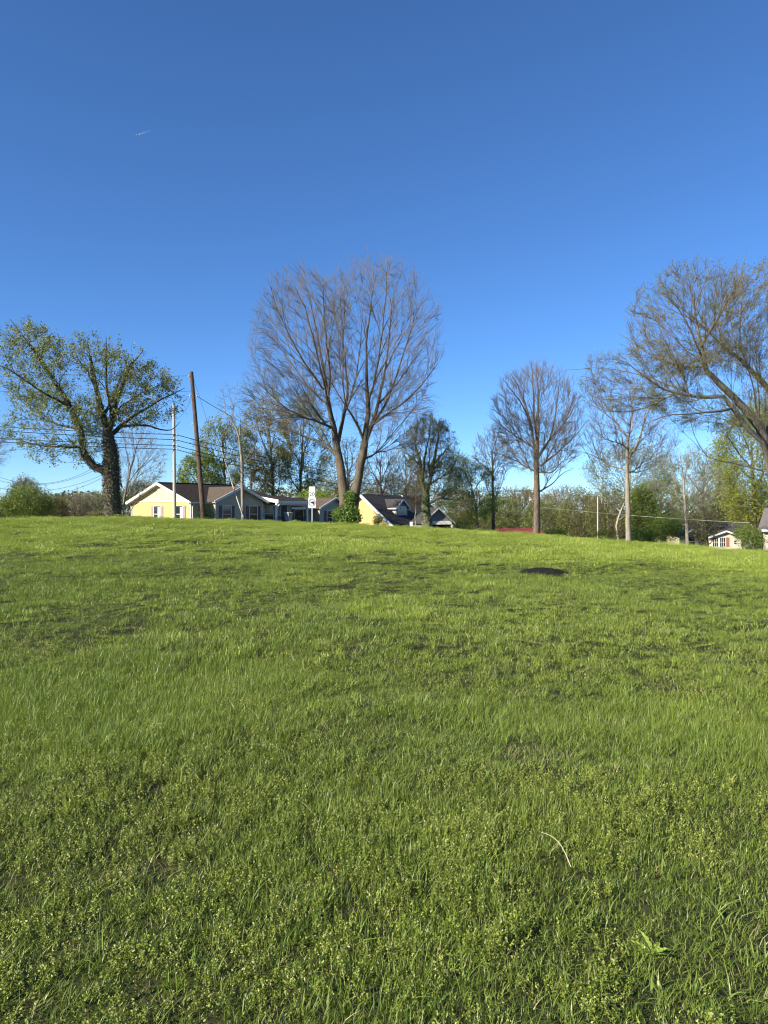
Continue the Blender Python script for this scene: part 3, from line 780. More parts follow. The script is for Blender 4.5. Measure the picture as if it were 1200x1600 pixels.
# big bare maple with two trunks, ivy at its foot
maple = tree('maple_tree', 'tall bare maple with two forked trunks and a broad fan of twigs', 548, 49.5,
    rs=0.6, trunk=[(541, 818, 0, 15), (538, 780, 0, 13.5), (534, 745, 0.1, 12), (529, 715, 0.2, 10.5), (524, 690, 0.2, 9)],
    limbs=[
        [(551, 812, -0.1, 12), (556, 770, -0.1, 11), (564, 725, -0.2, 10.5), (570, 690, -0.2, 10)],                       # right trunk
        [(570, 692, -0.2, 7.5), (575, 640, -0.3, 6), (573, 590, -0.6, 4), (574, 530, -0.8, 2.4), (585, 450, -1.0, 0.8)],
        [(570, 692, -0.2, 6.5), (584, 655, 0.3, 5), (596, 600, 0.8, 3.6), (606, 545, 1.2, 2.2), (612, 470, 1.4, 0.8)],
        [(582, 664, 0.2, 3.8), (605, 625, 0.2, 3.0), (628, 560, 0.0, 1.8), (650, 490, -0.2, 0.8)],
        [(577, 668, -0.1, 3.4), (612, 645, -0.8, 2.6), (645, 620, -1.3, 1.6), (682, 575, -1.6, 0.6)],
        [(569, 690, -0.2, 3.8), (553, 655, -0.8, 2.8), (542, 640, -1.4, 2.0), (538, 580, -2.0, 1.2), (542, 470, -2.6, 0.5)],
        [(571, 716, 0, 2.6), (590, 706, 0.6, 1.8), (606, 702, 1.0, 1.0), (630, 690, 1.8, 0.5)],
        [(524, 692, 0.2, 8.2), (517, 650, 0.2, 6.6), (508, 600, 0.3, 4.6), (498, 540, 0.5, 2.6), (480, 450, 0.6, 0.8)],
        [(526, 698, 0.2, 6.2), (533, 660, 0.9, 5.0), (541, 610, 1.6, 3.4), (536, 550, 2.2, 2.2), (528, 450, 2.8, 0.8)],
        [(512, 622, 0.2, 3.8), (516, 580, -0.6, 2.8), (510, 520, -1.4, 1.8), (508, 450, -2.0, 0.7)],
        [(529, 714, 0.2, 4.6), (505, 692, 0.8, 3.4), (470, 678, 1.2, 2.2), (430, 655, 1.6, 1.2), (396, 625, 1.9, 0.5)],
        [(520, 668, 0.2, 3.6), (495, 660, -0.8, 2.6), (455, 645, -1.6, 1.6), (410, 605, -2.3, 0.6)],
        [(510, 630, 0.2, 3.0), (480, 600, 1.2, 2.0), (440, 545, 2.2, 1.2), (408, 500, 2.8, 0.5)],
        [(505, 608, 0.3, 3.0), (478, 570, -0.6, 2.2), (446, 510, -1.4, 1.3), (425, 450, -2.0, 0.5)],
        [(535, 650, 1.0, 2.8), (552, 590, 2.6, 2.0), (560, 520, 3.6, 1.2), (566, 440, 4.2, 0.5)],
        [(574, 640, -0.3, 3.4), (590, 580, -2.0, 2.2), (600, 510, -3.4, 1.2), (606, 440, -4.0, 0.5)],
        [(520, 660, 0.2, 3.2), (506, 590, -2.2, 2.2), (490, 520, -3.4, 1.3), (470, 470, -4.0, 0.5)],
        [(590, 630, 0.5, 3.0), (622, 590, 2.2, 2.0), (655, 540, 3.2, 1.1), (678, 510, 3.6, 0.5)],
    ],
    env=[(588, 530, 106, 136, 5.4), (474, 540, 84, 128, 5.0), (440, 620, 70, 62, 3.6), (618, 640, 70, 70, 4.0)],
    fillc=dict(reach=[(110, 7, 5, 7.0, 0.010), (700, 6, 4, 6.0, 0.008), (3200, 4, 3, 4.5, 0.0075)], wob=0.03, upw=0.25, curve=0.3),
    levels=[dict(n=5, ang=26, ratio=0.6, t0=0.15, seg=2, up=0.12, wob=0.07, k=3, minlen=0.45, outward=0.45)],
    seed=11, bark=BARK_MAPLE, twig=TWIG_MAPLE, twig_r=0.0072)
shrub('ivy', '', 543, 802, 31, 23, 48.7, 4200, 0.13, LF_IVYG, seed=5, lumps=9, depth=1.0, nst=0, parent_tree=maple)
shrub('ivy', '', 546, 780, 15, 16, 49.0, 1100, 0.12, LF_IVYG, seed=6, lumps=4, depth=0.7, nst=0, parent_tree=maple)

# ivy-clad tree at the left, small fresh leaves
tree('ivy_clad_tree', 'broad leafy tree with a thick ivy covered trunk on the crest at left', 176, 48.5,
    rs=0.72, trunk=[(176, 812, 0, 17), (175, 770, 0, 16), (174, 735, 0, 16.5), (172, 705, 0, 14), (169, 680, 0, 12), (167, 665, 0, 9)],
    limbs=[
        [(172, 738, 0, 10), (150, 730, -0.1, 8.5), (135, 718, -0.2, 7.5), (131, 695, -0.2, 7), (128, 668, -0.3, 6.5), (112, 635, -0.4, 5), (92, 600, -0.5, 3.4), (60, 550, -0.8, 1.6), (28, 505, -1.0, 0.6)],
        [(167, 672, 0, 8), (158, 645, 0.2, 6), (148, 610, 0.4, 4.4), (138, 570, 0.6, 2.6), (128, 530, 0.9, 0.9)],
        [(170, 676, 0, 7), (182, 650, -0.6, 4.6), (196, 620, -1.2, 3.0), (216, 585, -1.8, 1.6), (240, 560, -2.2, 0.7)],
        [(171, 682, 0, 5.5), (192, 655, 0.8, 4.0), (220, 632, 1.4, 2.6), (250, 612, 1.8, 1.4), (276, 598, 2.0, 0.6)],
        [(128, 670, -0.3, 3.4), (100, 665, 0.6, 2.4), (66, 655, 1.0, 1.5), (30, 640, 1.4, 0.6)],
        [(112, 636, -0.4, 3.2), (85, 620, -1.4, 2.2), (45, 590, -2.4, 1.3), (10, 575, -3.0, 0.5)],
        [(132, 700, -0.2, 2.8), (110, 700, -1.0, 2.0), (80, 700, -1.6, 1.2), (50, 690, -2.0, 0.5)],
        [(160, 650, 0.2, 3.6), (165, 610, 1.6, 2.6), (170, 570, 2.6, 1.6), (175, 535, 3.2, 0.6)],
        [(180, 655, -0.6, 3.4), (186, 610, -2.2, 2.4), (192, 570, -3.0, 1.4), (196, 545, -3.4, 0.6)],
        [(148, 612, 0.4, 3.0), (120, 575, 1.8, 2.0), (95, 545, 2.6, 1.1), (85, 530, 3.0, 0.5)],
        [(185, 665, 0.5, 3.0), (215, 660, 1.8, 2.2), (245, 665, 2.8, 1.2), (262, 650, 3.0, 0.5)],
    ],
    env=[(140, 600, 118, 78, 4.4), (46, 530, 34, 32, 2.0), (50, 570, 56, 62, 3.2), (225, 618, 60, 58, 3.4), (90, 668, 86, 58, 3.4)],
    fillc=dict(reach=[(60, 6, 5, 3.5, 0.012), (340, 5, 4, 3.0, 0.01), (1500, 3, 3, 2.5, 0.009)], wob=0.07, upw=0.2),
    levels=[dict(n=3, ang=45, ratio=0.6, t0=0.15, seg=2, up=0.05, wob=0.12, k=3, minlen=0.35, outward=0.3)],
    seed=21, bark=BARK_DARK, twig=BARK_BROWN, twig_r=0.006,
    leaves=dict(n=25000, size=0.125, spread=0.11, mat=LF_LEFT, cluster=3), ivy=dict(n=8000, size=0.085, mat=LF_IVY, limbs=[0, 1, 2], thick=0.22, t1=0.85))

# rounded bare tree right of centre
tree('bare_round_tree', 'bare tree with a straight trunk and a rounded fan of fine branches', 838, 50.5,
    rs=0.56, trunk=[(838, 842, 0, 9.5), (839, 800, 0, 8.5), (839, 760, 0, 8), (838, 725, 0, 7.5), (838, 705, 0, 6.5)],
    limbs=[
        [(837, 708, 0, 4.8), (833, 680, 0.2, 4), (828, 650, 0.3, 2.8), (815, 610, 0.5, 1.5), (800, 580, 0.6, 0.5)],
        [(839, 706, 0, 5.0), (840, 670, -0.2, 4), (839, 625, -0.4, 2.4), (836, 575, -0.5, 0.6)],
        [(842, 712, 0, 4.4), (853, 697, 0.3, 3.6), (864, 680, 0.5, 2.6), (874, 630, 0.8, 1.4), (880, 590, 1.0, 0.5)],
        [(845, 728, 0, 2.8), (862, 712, -0.8, 2.0), (885, 690, -1.4, 1.2), (908, 660, -2.0, 0.5)],
        [(833, 735, 0, 2.6), (815, 722, 0.8, 1.8), (790, 708, 1.6, 1.0), (768, 700, 2.2, 0.4)],
        [(843, 768, 0, 2.4), (865, 757, 0.8, 1.6), (888, 738, 1.6, 0.9), (908, 728, 2.0, 0.4)],
        [(830, 665, 0.2, 2.8), (812, 640, -1.2, 1.8), (790, 615, -2.0, 1.0), (774, 600, -2.4, 0.4)],
        [(840, 690, 0, 3.0), (846, 650, 1.8, 2.0), (856, 600, 2.6, 1.1), (860, 575, 3.0, 0.5)],
        [(838, 690, 0, 3.0), (826, 650, -1.8, 2.0), (820, 600, -2.6, 1.1), (816, 578, -3.0, 0.5)],
        [(862, 684, 0.4, 2.2), (884, 655, -0.6, 1.4), (900, 622, -1.2, 0.6)],
        [(834, 700, 0, 2.4), (806, 678, 0.6, 1.5), (775, 655, 1.0, 0.6)],
        [(843, 738, 0, 2.2), (856, 738, -1.2, 1.6), (872, 722, -1.8, 0.9), (892, 716, -2.2, 0.4)],
    ],
    env=[(838, 640, 72, 76, 3.4), (838, 690, 74, 50, 3.2)],
    fillc=dict(reach=[(70, 6, 5, 8.0, 0.008), (420, 5, 4, 7.0, 0.0065), (1900, 4, 3, 5.0, 0.006)], wob=0.03, upw=0.3, curve=0.3),
    levels=[dict(n=5, ang=26, ratio=0.6, t0=0.15, seg=2, up=0.15, wob=0.06, k=3, minlen=0.4, outward=0.45)],
    seed=31, bark=BARK_BROWN, twig=TWIG_MAPLE, twig_r=0.0065)

# pale-trunked tree with a cut top
tree('pale_trunk_tree', 'slender tree with a pale straight trunk and a sparse half bare crown', 981, 48.5,
    rs=0.55, trunk=[(982, 850, 0, 7.8), (981, 800, 0, 6.8), (980, 745, 0, 6.4), (981, 710, 0, 4.6), (981, 680, 0, 3.2)],
    limbs=[
        [(981, 684, 0, 3), (968, 665, 0.2, 2.2), (955, 640, 0.5, 1.4), (938, 605, 0.8, 0.5)],
        [(982, 716, 0, 3.4), (994, 695, -0.2, 3), (1002, 665, -0.4, 2.4), (1010, 640, -0.6, 1.5), (1020, 600, -0.8, 0.5)],
        [(982, 684, 0, 2.6), (994, 668, 0.8, 1.8), (998, 640, 1.2, 1.2), (1004, 595, 1.5, 0.5)],
        [(979, 700, 0, 2.4), (960, 693, -0.8, 1.8), (938, 690, -1.4, 1.2), (910, 672, -2.0, 0.4)],
        [(979, 735, 0, 2.2), (960, 725, 1.0, 1.6), (930, 705, 1.8, 0.9), (905, 700, 2.2, 0.4)],
        [(983, 738, 0, 2.2), (1005, 736, 0.6, 1.6), (1035, 725, 1.2, 0.8), (1060, 700, 1.8, 0.4)],
        [(981, 690, 0, 2.4), (975, 650, -1.6, 1.6), (970, 600, -2.4, 0.6)],
    ],
    env=[(975, 650, 74, 75, 3.2), (985, 690, 78, 50, 3.0)],
    fillc=dict(reach=[(40, 6, 5, 4.5, 0.011), (240, 5, 4, 4.0, 0.009), (900, 3, 3, 3.0, 0.008)], wob=0.07, upw=0.35),
    levels=[dict(n=4, ang=38, ratio=0.6, t0=0.15, seg=2, up=0.1, wob=0.1, k=3, minlen=0.3)],
    seed=41, bark=mat_bark('bark_tan', (0.20, 0.165, 0.12), (0.33, 0.285, 0.22)), twig=BARK_BROWN, leaves=dict(n=2600, size=0.05, spread=0.05, mat=LF_BUD))

# large leaning tree at the right edge
tree('leaning_tree', 'large tree at the right edge with heavy limbs reaching left over the lawn', 1222, 38.0,
    rs=0.62, trunk=[(1222, 850, 0, 17), (1218, 800, 0, 15.5), (1210, 750, 0, 14), (1203, 720, 0, 13)],
    limbs=[
        [(1204, 726, 0, 12.5), (1196, 685, 0, 12), (1175, 655, -0.1, 11), (1140, 618, -0.2, 9), (1112, 592, -0.3, 7.5), (1098, 575, -0.3, 6), (1090, 540, -0.4, 4), (1080, 490, -0.5, 2), (1066, 430, -0.6, 0.7)],
        [(1208, 745, 0, 7), (1180, 695, -0.8, 6.5), (1155, 675, -1.0, 6.2), (1135, 650, -1.1, 6), (1118, 628, -1.2, 5.5), (1104, 624, -1.2, 4.8), (1075, 628, -1.3, 4), (1045, 622, -1.4, 3.4), (1010, 612, -1.5, 2.4), (975, 585, -1.7, 1.4), (935, 575, -1.8, 0.5)],
        [(1128, 642, -1.1, 3.4), (1100, 650, -1.8, 2.8), (1060, 655, -2.2, 2.0), (1010, 660, -2.6, 1.2), (960, 680, -2.8, 0.5)],
        [(1232, 700, 0.6, 8), (1218, 620, 0.6, 8), (1200, 592, 0.6, 7), (1175, 568, 0.6, 6), (1150, 545, 0.5, 4.5), (1128, 532, 0.5, 3), (1105, 500, 0.4, 1.8), (1075, 450, 0.3, 0.6)],
        [(1150, 545, 0.5, 3), (1140, 515, 1.0, 2.4), (1135, 480, 1.4, 1.6), (1150, 430, 1.8, 0.6)],
        [(1100, 580, -0.3, 3.4), (1070, 540, -1.2, 2.4), (1040, 500, -1.8, 1.4), (1010, 475, -2.2, 0.5)],
        [(1098, 575, -0.3, 3.2), (1060, 565, 0.8, 2.2), (1020, 535, 1.6, 1.3), (985, 505, 2.0, 0.5)],
        [(1060, 627, -1.4, 2.2), (1048, 600, -1.6, 1.8), (1020, 560, -2.2, 1.2), (1000, 530, -2.6, 0.5)],
        [(1075, 628, -1.3, 2.0), (1020, 590, 0.2, 1.4), (960, 570, 1.0, 0.9), (895, 570, 1.4, 0.4)],
        [(1175, 568, 0.6, 3.4), (1180, 520, 1.6, 2.4), (1190, 470, 2.2, 1.4), (1200, 420, 2.6, 0.6)],
        [(1090, 545, -0.4, 3), (1105, 500, -1.6, 2.2), (1120, 460, -2.4, 1.4), (1125, 420, -2.8, 0.5)],
        [(1215, 625, 0.6, 4), (1225, 560, -0.6, 3), (1215, 490, -1.2, 1.8), (1195, 440, -1.6, 0.6)],
        [(1040, 622, -1.4, 1.8), (1000, 640, -0.2, 1.3), (955, 640, 0.6, 0.8), (920, 620, 1.2, 0.4)],
        [(1196, 690, 0, 4), (1230, 620, 1.4, 3), (1270, 540, 2.4, 1.8), (1300, 470, 3, 0.7)],
        [(1210, 740, 0, 3), (1180, 725, 1.2, 2), (1150, 715, 2.0, 1.2), (1115, 700, 2.6, 0.5)],
    ],
    env=[(1090, 500, 108, 92, 3.4), (1200, 500, 112, 92, 3.6), (1000, 590, 96, 60, 2.8), (1120, 600, 120, 80, 3.0)],
    fillc=dict(reach=[(100, 6, 5, 4.5, 0.011), (700, 5, 4, 4.0, 0.009), (3400, 3, 3, 3.2, 0.008)], wob=0.06, upw=0.35),
    levels=[dict(n=4, ang=34, ratio=0.6, t0=0.1, seg=2, up=0.1, wob=0.08, k=3, minlen=0.3, outward=0.45)],
    seed=51, bark=BARK_GREY, twig=BARK_BROWN, twig_r=0.0055,
    leaves=dict(n=52000, size=0.062, spread=0.07, mat=LF_LEAN, cluster=2))

# small-leaved tree with pale mossy twin stems, in front of the dormer house
tree('mossy_twin_tree', 'dense small leaved tree with a mossy split trunk near the dark gable', 665, 55.5,
    rs=0.72, trunk=[(668, 834, 0, 10.5), (666, 800, 0, 9), (665, 775, 0, 7.5), (664, 765, 0, 6.5)],
    limbs=[
        [(663, 770, 0, 4.6), (658, 745, 0.1, 4), (655, 715, 0.3, 3), (648, 690, 0.5, 1.6), (640, 665, 0.7, 0.6)],
        [(666, 770, 0, 5), (673, 745, -0.2, 4.2), (679, 715, -0.4, 3), (684, 685, -0.5, 1.6), (690, 660, -0.6, 0.6)],
        [(671, 786, 0, 3.4), (684, 778, -0.6, 3), (700, 780, -1.0, 2.4), (718, 770, -1.4, 1.2), (735, 765, -1.6, 0.5)],
        [(660, 755, 0.1, 2.8), (662, 720, -1.2, 2), (668, 685, -1.8, 1.2), (670, 655, -2.0, 0.5)],
        [(678, 725, -0.3, 2.6), (695, 705, 0.8, 1.8), (708, 690, 1.4, 0.7)],
        [(656, 725, 0.2, 2.2), (640, 710, 1.2, 1.5), (628, 700, 1.8, 0.6)],
        [(672, 748, -0.2, 2.6), (672, 715, 1.6, 1.8), (676, 680, 2.2, 0.7)],
        [(667, 760, 0, 2.4), (690, 745, 1.0, 1.6), (712, 735, 1.6, 0.7)],
    ],
    env=[(672, 700, 46, 50, 2.4), (670, 672, 30, 26, 1.6), (690, 745, 42, 34, 2.0)],
    fillc=dict(reach=[(40, 6, 5, 4.5, 0.011), (260, 5, 4, 4.0, 0.009), (1100, 3, 3, 3.0, 0.008)], wob=0.06, upw=0.5),
    levels=[dict(n=4, ang=36, ratio=0.6, t0=0.15, seg=2, up=0.1, wob=0.1, k=3, minlen=0.28)],
    seed=61, bark=BARK_MOSS, twig=BARK_BROWN, leaves=dict(n=17000, size=0.08, spread=0.08, mat=LF_OLIVE), ivy=dict(n=900, size=0.09, mat=LF_IVYG, thick=0.12))

# dead snag beside the ranch house
tree('snag_tree', 'thin half dead tree with a broken top in front of the pale gable', 379, 62.0,
    rs=0.58, trunk=[(380, 818, 0, 5.2), (379, 780, 0, 4.4), (378, 730, 0, 4.0), (376, 700, 0, 3.6), (371, 675, 0, 2.4), (362, 658, 0, 1.8), (349, 642, 0, 1.0)],
    limbs=[
        [(377, 705, 0, 1.8), (374, 680, 0.3, 1.4), (373, 650, 0.6, 0.9), (370, 615, 0.8, 0.3)],
        [(362, 660, 0, 1.4), (366, 640, -0.4, 1.0), (360, 615, -0.7, 0.5), (357, 598, -0.8, 0.25)],
        [(352, 646, 0, 1.2), (350, 625, 0.2, 0.7), (345, 600, 0.3, 0.3)],
        [(378, 728, 0, 1.4), (384, 715, 0.5, 1.0), (392, 700, 0.9, 0.5), (398, 680, 1.2, 0.25)],
    ],
    env=[(368, 640, 34, 48, 1.6)],
    fillc=dict(reach=[(14, 5, 4, 1.8, 0.01), (60, 4, 3, 1.5, 0.008), (160, 3, 3, 1.3, 0.007)], wob=0.09, upw=0.5),
    levels=[dict(n=3, ang=42, ratio=0.6, t0=0.2, seg=2, up=0.05, wob=0.15, k=3, minlen=0.2)],
    seed=71, bark=mat_bark('bark_snag', (0.16, 0.135, 0.105), (0.34, 0.30, 0.24)), twig=TWIG_PALE, leaves=dict(n=500, size=0.06, spread=0.05, mat=LF_BUD))

# ------------------------------------------------------------------ trees and shrubs further back
TW = [dict(n=4, ang=40, ratio=0.65, t0=0.15, seg=1, up=0.08, wob=0.12, k=3, minlen=0.35, outward=0.25)]
TW_FAR = [dict(n=2, ang=40, ratio=0.65, t0=0.15, seg=1, up=0.08, wob=0.12, k=3, minlen=0.6, outward=0.25)]
LV_FAR = dict(reach=[(16, 4, 3, 4.0, 0.012), (80, 3, 3, 3.5, 0.01), (240, 2, 3, 2.8, 0.009)], wob=0.07, upw=0.3)
LV_SPARSE = dict(reach=[(26, 5, 4, 4.0, 0.011), (130, 4, 3, 3.5, 0.009), (420, 3, 3, 2.8, 0.008)], wob=0.07, upw=0.3)
LV_FAN = dict(reach=[(26, 5, 4, 6.0, 0.011), (130, 4, 3, 5.0, 0.009), (420, 3, 3, 4.0, 0.008)], wob=0.04, upw=0.3, curve=0.3)
def bg(name, label, px, Y, cx, cy, rx, ry, seed, tr=4.0, nl=3000, size=0.12, mat=None, bark=None, twig=None, levels=None, el=(25, 75), nlimb=9, base=None, dpt=None, env2=(), trunk_top=None, lean=0, group='trees standing beyond the lawn', t0=0.4, twig_r=None, up=0.5, spread=0.24):
    k = Y / F; bpy_ = base or 850
    top = trunk_top or (cy - ry * 0.35)
    z0 = CY - (Tz((px - CX) / F * Y, Y) - EYE) / k
    return tree(name, label, px, Y, trunk=[(px, z0, 0, tr), (px + (cx - px) * 0.25 + lean, z0 + (top - z0) * 0.4, 0, tr * 0.85), (px + (cx - px) * 0.6, z0 + (top - z0) * 0.7, 0, tr * 0.65), (cx, top, 0, tr * 0.3)],
        env=[(cx, cy, rx, ry, dpt or rx * k * 0.8)] + list(env2), auto=dict(n=nlimb, t0=t0, el=el, r=0.6, leader=True, up=up), fillc=levels or LV_SPARSE, levels=TW_FAR if levels is LV_FAR else TW, seed=seed, bark=bark or BARK_GREY, twig=twig or BARK_BROWN, group=group,
        twig_r=twig_r or 0.0095 * Y / 75, rs=0.6, leaves=dict(n=int(nl * 1.8), size=size, spread=spread, mat=mat, t0=0.1) if nl else None)

bg('green_tree', 'bright leafy round tree rising behind the ranch house ridge between the poles', 312, 98, 312, 748, 36, 46, 101, tr=4, nl=5200, size=0.2, mat=LF_MID, base=800, t0=0.3)
bg('budding_tree', 'thin budding tree behind the pale gable beside the leaning pole', 352, 104, 348, 708, 48, 62, 102, tr=4.5, nl=5600, size=0.19, mat=LF_BUDG, bark=BARK_DARK)
bg('budding_tree', 'tall olive budding tree behind the ranch house porch', 428, 108, 420, 690, 46, 84, 103, tr=4, nl=7500, size=0.2, mat=LF_BUD, levels=LV_FAN, el=(45, 80), t0=0.25, bark=BARK_MOSS)
bg('budding_tree', 'tall olive budding tree behind the speed sign, left of the maple', 468, 112, 474, 696, 48, 82, 104, tr=4, nl=7500, size=0.2, mat=LF_BUDG, levels=LV_FAN, el=(40, 80), t0=0.25, bark=BARK_MOSS)
bg('budding_tree', 'short twiggy tree between the ranch house roof and the tall olive trees', 392, 118, 392, 740, 44, 46, 105, tr=3.5, nl=3600, size=0.13, mat=LF_BROWN)
bg('bare_tree', 'bare grey tree over the dormer house roof', 596, 128, 594, 738, 40, 42, 106, tr=3.5, nl=0, levels=LV_FAN, el=(35, 80), t0=0.25, bark=BARK_DARK, twig=BARK_DARK)
bg('budding_tree', 'pale green budding tree between the maple and the mossy twin tree', 634, 118, 634, 738, 36, 44, 107, tr=3.2, nl=2000, size=0.14, mat=LF_BUDG)
bg('budding_tree', 'dark twiggy tree seen between the two maple trunks', 545, 94, 542, 732, 44, 52, 108, tr=4, nl=1500, size=0.14, mat=LF_OLIVE, bark=BARK_DARK, twig=BARK_DARK)
bg('leafing_tree', 'fresh green leafing tree leaning beside the dark gable', 752, 60, 735, 772, 48, 56, 109, tr=3.4, nl=6800, size=0.095, mat=LF_FRESH, lean=-3, nlimb=11, t0=0.2, spread=0.16, el=(10, 75), env2=[(718, 735, 24, 30, 1.2)])
bg('slender_bare_tree', 'slender bare tree with a forked crown left of the round bare tree', 771, 62, 769, 710, 33, 48, 110, tr=4.8, nl=0, levels=LV_FAN, el=(35, 80), nlimb=7, trunk_top=715, t0=0.5, bark=BARK_DARK, twig=BARK_BROWN)
bg('thicket_tree', 'brown olive thicket tree behind the red roof', 805, 112, 806, 800, 46, 44, 111, tr=4, nl=4200, size=0.17, mat=LF_BROWN, t0=0.2, el=(5, 75))
bg('thicket_tree', 'pale grey thicket tree right of the round bare trunk', 872, 118, 872, 796, 36, 40, 112, tr=3.5, nl=700, size=0.15, mat=LF_BROWN, twig=TWIG_PALE, t0=0.2)
bg('thicket_tree', 'green thicket tree in front of the thin pale pole', 912, 92, 912, 808, 44, 42, 113, tr=3.5, nl=5200, size=0.15, mat=LF_OLIVE, t0=0.15, el=(0, 75))
bg('thicket_tree', 'olive thicket tree left of the pale straight trunk', 950, 86, 950, 810, 36, 44, 114, tr=3.5, nl=4200, size=0.14, mat=LF_OLIVE, t0=0.15, el=(0, 75))
bg('thicket_tree', 'low green thicket tree behind the round bare trunk', 845, 96, 848, 812, 34, 28, 115, tr=3, nl=3600, size=0.15, mat=LF_MID, t0=0.1, el=(0, 70))
bg('thicket_tree', 'green thicket tree between the leafing tree and the red roof', 778, 84, 778, 806, 36, 34, 116, tr=3, nl=4000, size=0.14, mat=LF_MID, t0=0.1, el=(0, 70))
bg('flat_topped_tree', 'flat topped budding tree with pale leaning stems behind the pale trunk', 978, 72, 985, 735, 76, 46, 117, tr=3.2, nl=5200, size=0.12, mat=LF_BUDG, bark=BARK_PALE, twig=BARK_GREY, t0=0.45, el=(15, 70), lean=-16)
bg('evergreen_tree', 'dark green narrow evergreen just right of the pale trunk', 1004, 66, 1003, 806, 21, 50, 118, tr=4, nl=6500, size=0.12, mat=LF_MID, t0=0.05, el=(-10, 70), nlimb=14, spread=0.22)
bg('white_bark_tree', 'white barked spreading tree left of the cream house', 1076, 66, 1066, 752, 66, 62, 119, tr=5, nl=4200, size=0.085, mat=LF_BUDG, bark=BARK_PALE, twig=TWIG_PALE, nlimb=10, t0=0.4, el=(15, 75))
bg('dark_tree', 'dark twiggy tree behind the cream house roof', 1126, 122, 1122, 778, 48, 60, 120, tr=6, nl=3800, size=0.15, mat=LF_DARK, bark=BARK_DARK, twig=BARK_DARK, t0=0.3, el=(10, 75))
bg('dark_tree', 'dark limbed tree standing before the cream house left wall', 1107, 88, 1098, 802, 34, 44, 121, tr=4.6, nl=2200, size=0.12, mat=LF_OLIVE, bark=BARK_DARK, twig=BARK_DARK, t0=0.35)
bg('willow_tree', 'tall yellow green feathery tree at the right edge', 1180, 80, 1174, 724, 62, 100, 122, tr=7, nl=16000, size=0.17, mat=LF_WILLOW, t0=0.15, el=(0, 75), nlimb=14, spread=0.45)
bg('budding_tree', 'budding tree between the white barked tree and the feathery tree', 1098, 130, 1100, 752, 52, 56, 123, tr=4, nl=3400, size=0.16, mat=LF_BUDG, twig=TWIG_PALE)
bg('leafy_bush_tree', 'small leafy green tree low at the left edge of the lawn', 46, 64, 42, 788, 40, 25, 124, tr=3, nl=6500, size=0.11, mat=LF_MID, t0=0.05, el=(5, 65), nlimb=12, bark=BARK_DARK)
bg('leafy_bush_tree', 'ragged small tree poking above the green bush at left', 36, 68, 38, 768, 22, 22, 125, tr=2.2, nl=1500, size=0.10, mat=LF_LEFT, t0=0.3, bark=BARK_DARK)
bg('thicket_tree', 'olive brown bush tree beside the green bush at left', 80, 72, 80, 796, 24, 22, 126, tr=2.5, nl=2800, size=0.11, mat=LF_OLIVE, t0=0.05, el=(5, 65), bark=BARK_DARK)
bg('thicket_tree', 'grey twiggy thicket tree left of the ivy covered trunk', 116, 110, 116, 796, 28, 24, 127, tr=3, nl=1400, size=0.13, mat=LF_BROWN, t0=0.1, twig=TWIG_BROWN, el=(5, 70))
bg('thicket_tree', 'pale olive rounded thicket tree just left of the ivy covered trunk', 144, 120, 144, 792, 28, 26, 128, tr=3, nl=1900, size=0.14, mat=LF_OLIVE, t0=0.1, twig=TWIG_PALE, el=(5, 70))
bg('bare_tree', 'bare tree reaching in from the left edge of the photo', -46, 58, -46, 690, 66, 64, 129, tr=7, nl=0, levels=LV_SPARSE, twig=TWIG_BROWN, t0=0.4, el=(10, 75))
bg('multi_stem_tree', 'grey many stemmed bare tree fanning out right of the ivy covered trunk', 190, 62, 215, 716, 46, 62, 130, tr=3.2, nl=900, size=0.08, mat=LF_BUD, levels=LV_FAN, t0=0.02, el=(45, 80), nlimb=11, bark=TWIG_PALE, twig=TWIG_PALE)
bg('green_tree', 'dark green low tree behind the yellow gable', 218, 104, 222, 778, 32, 28, 131, tr=3.5, nl=3400, size=0.17, mat=LF_DARK, t0=0.15, el=(5, 70))
bg('green_tree', 'small pale green tree right of the maple, behind the dormer house', 616, 140, 610, 762, 34, 22, 132, tr=3, nl=1800, size=0.17, mat=LF_OLIVE, t0=0.2)
bg('thin_tree', 'thin brown sapling just left of the mossy split trunk', 649, 58, 650, 765, 15, 30, 133, tr=1.6, nl=700, size=0.06, mat=LF_BROWN, bark=BARK_PALE, nlimb=5, t0=0.3)
bg('thicket_tree', 'olive thicket tree behind the carport gable', 712, 118, 712, 792, 36, 32, 134, tr=3.5, nl=3200, size=0.17, mat=LF_OLIVE, t0=0.1, el=(0, 70))
bg('thicket_tree', 'dark green thicket tree at right of the pale pole behind the evergreen', 1030, 104, 1034, 790, 40, 50, 135, tr=4, nl=5200, size=0.16, mat=LF_MID, t0=0.1, el=(0, 75))
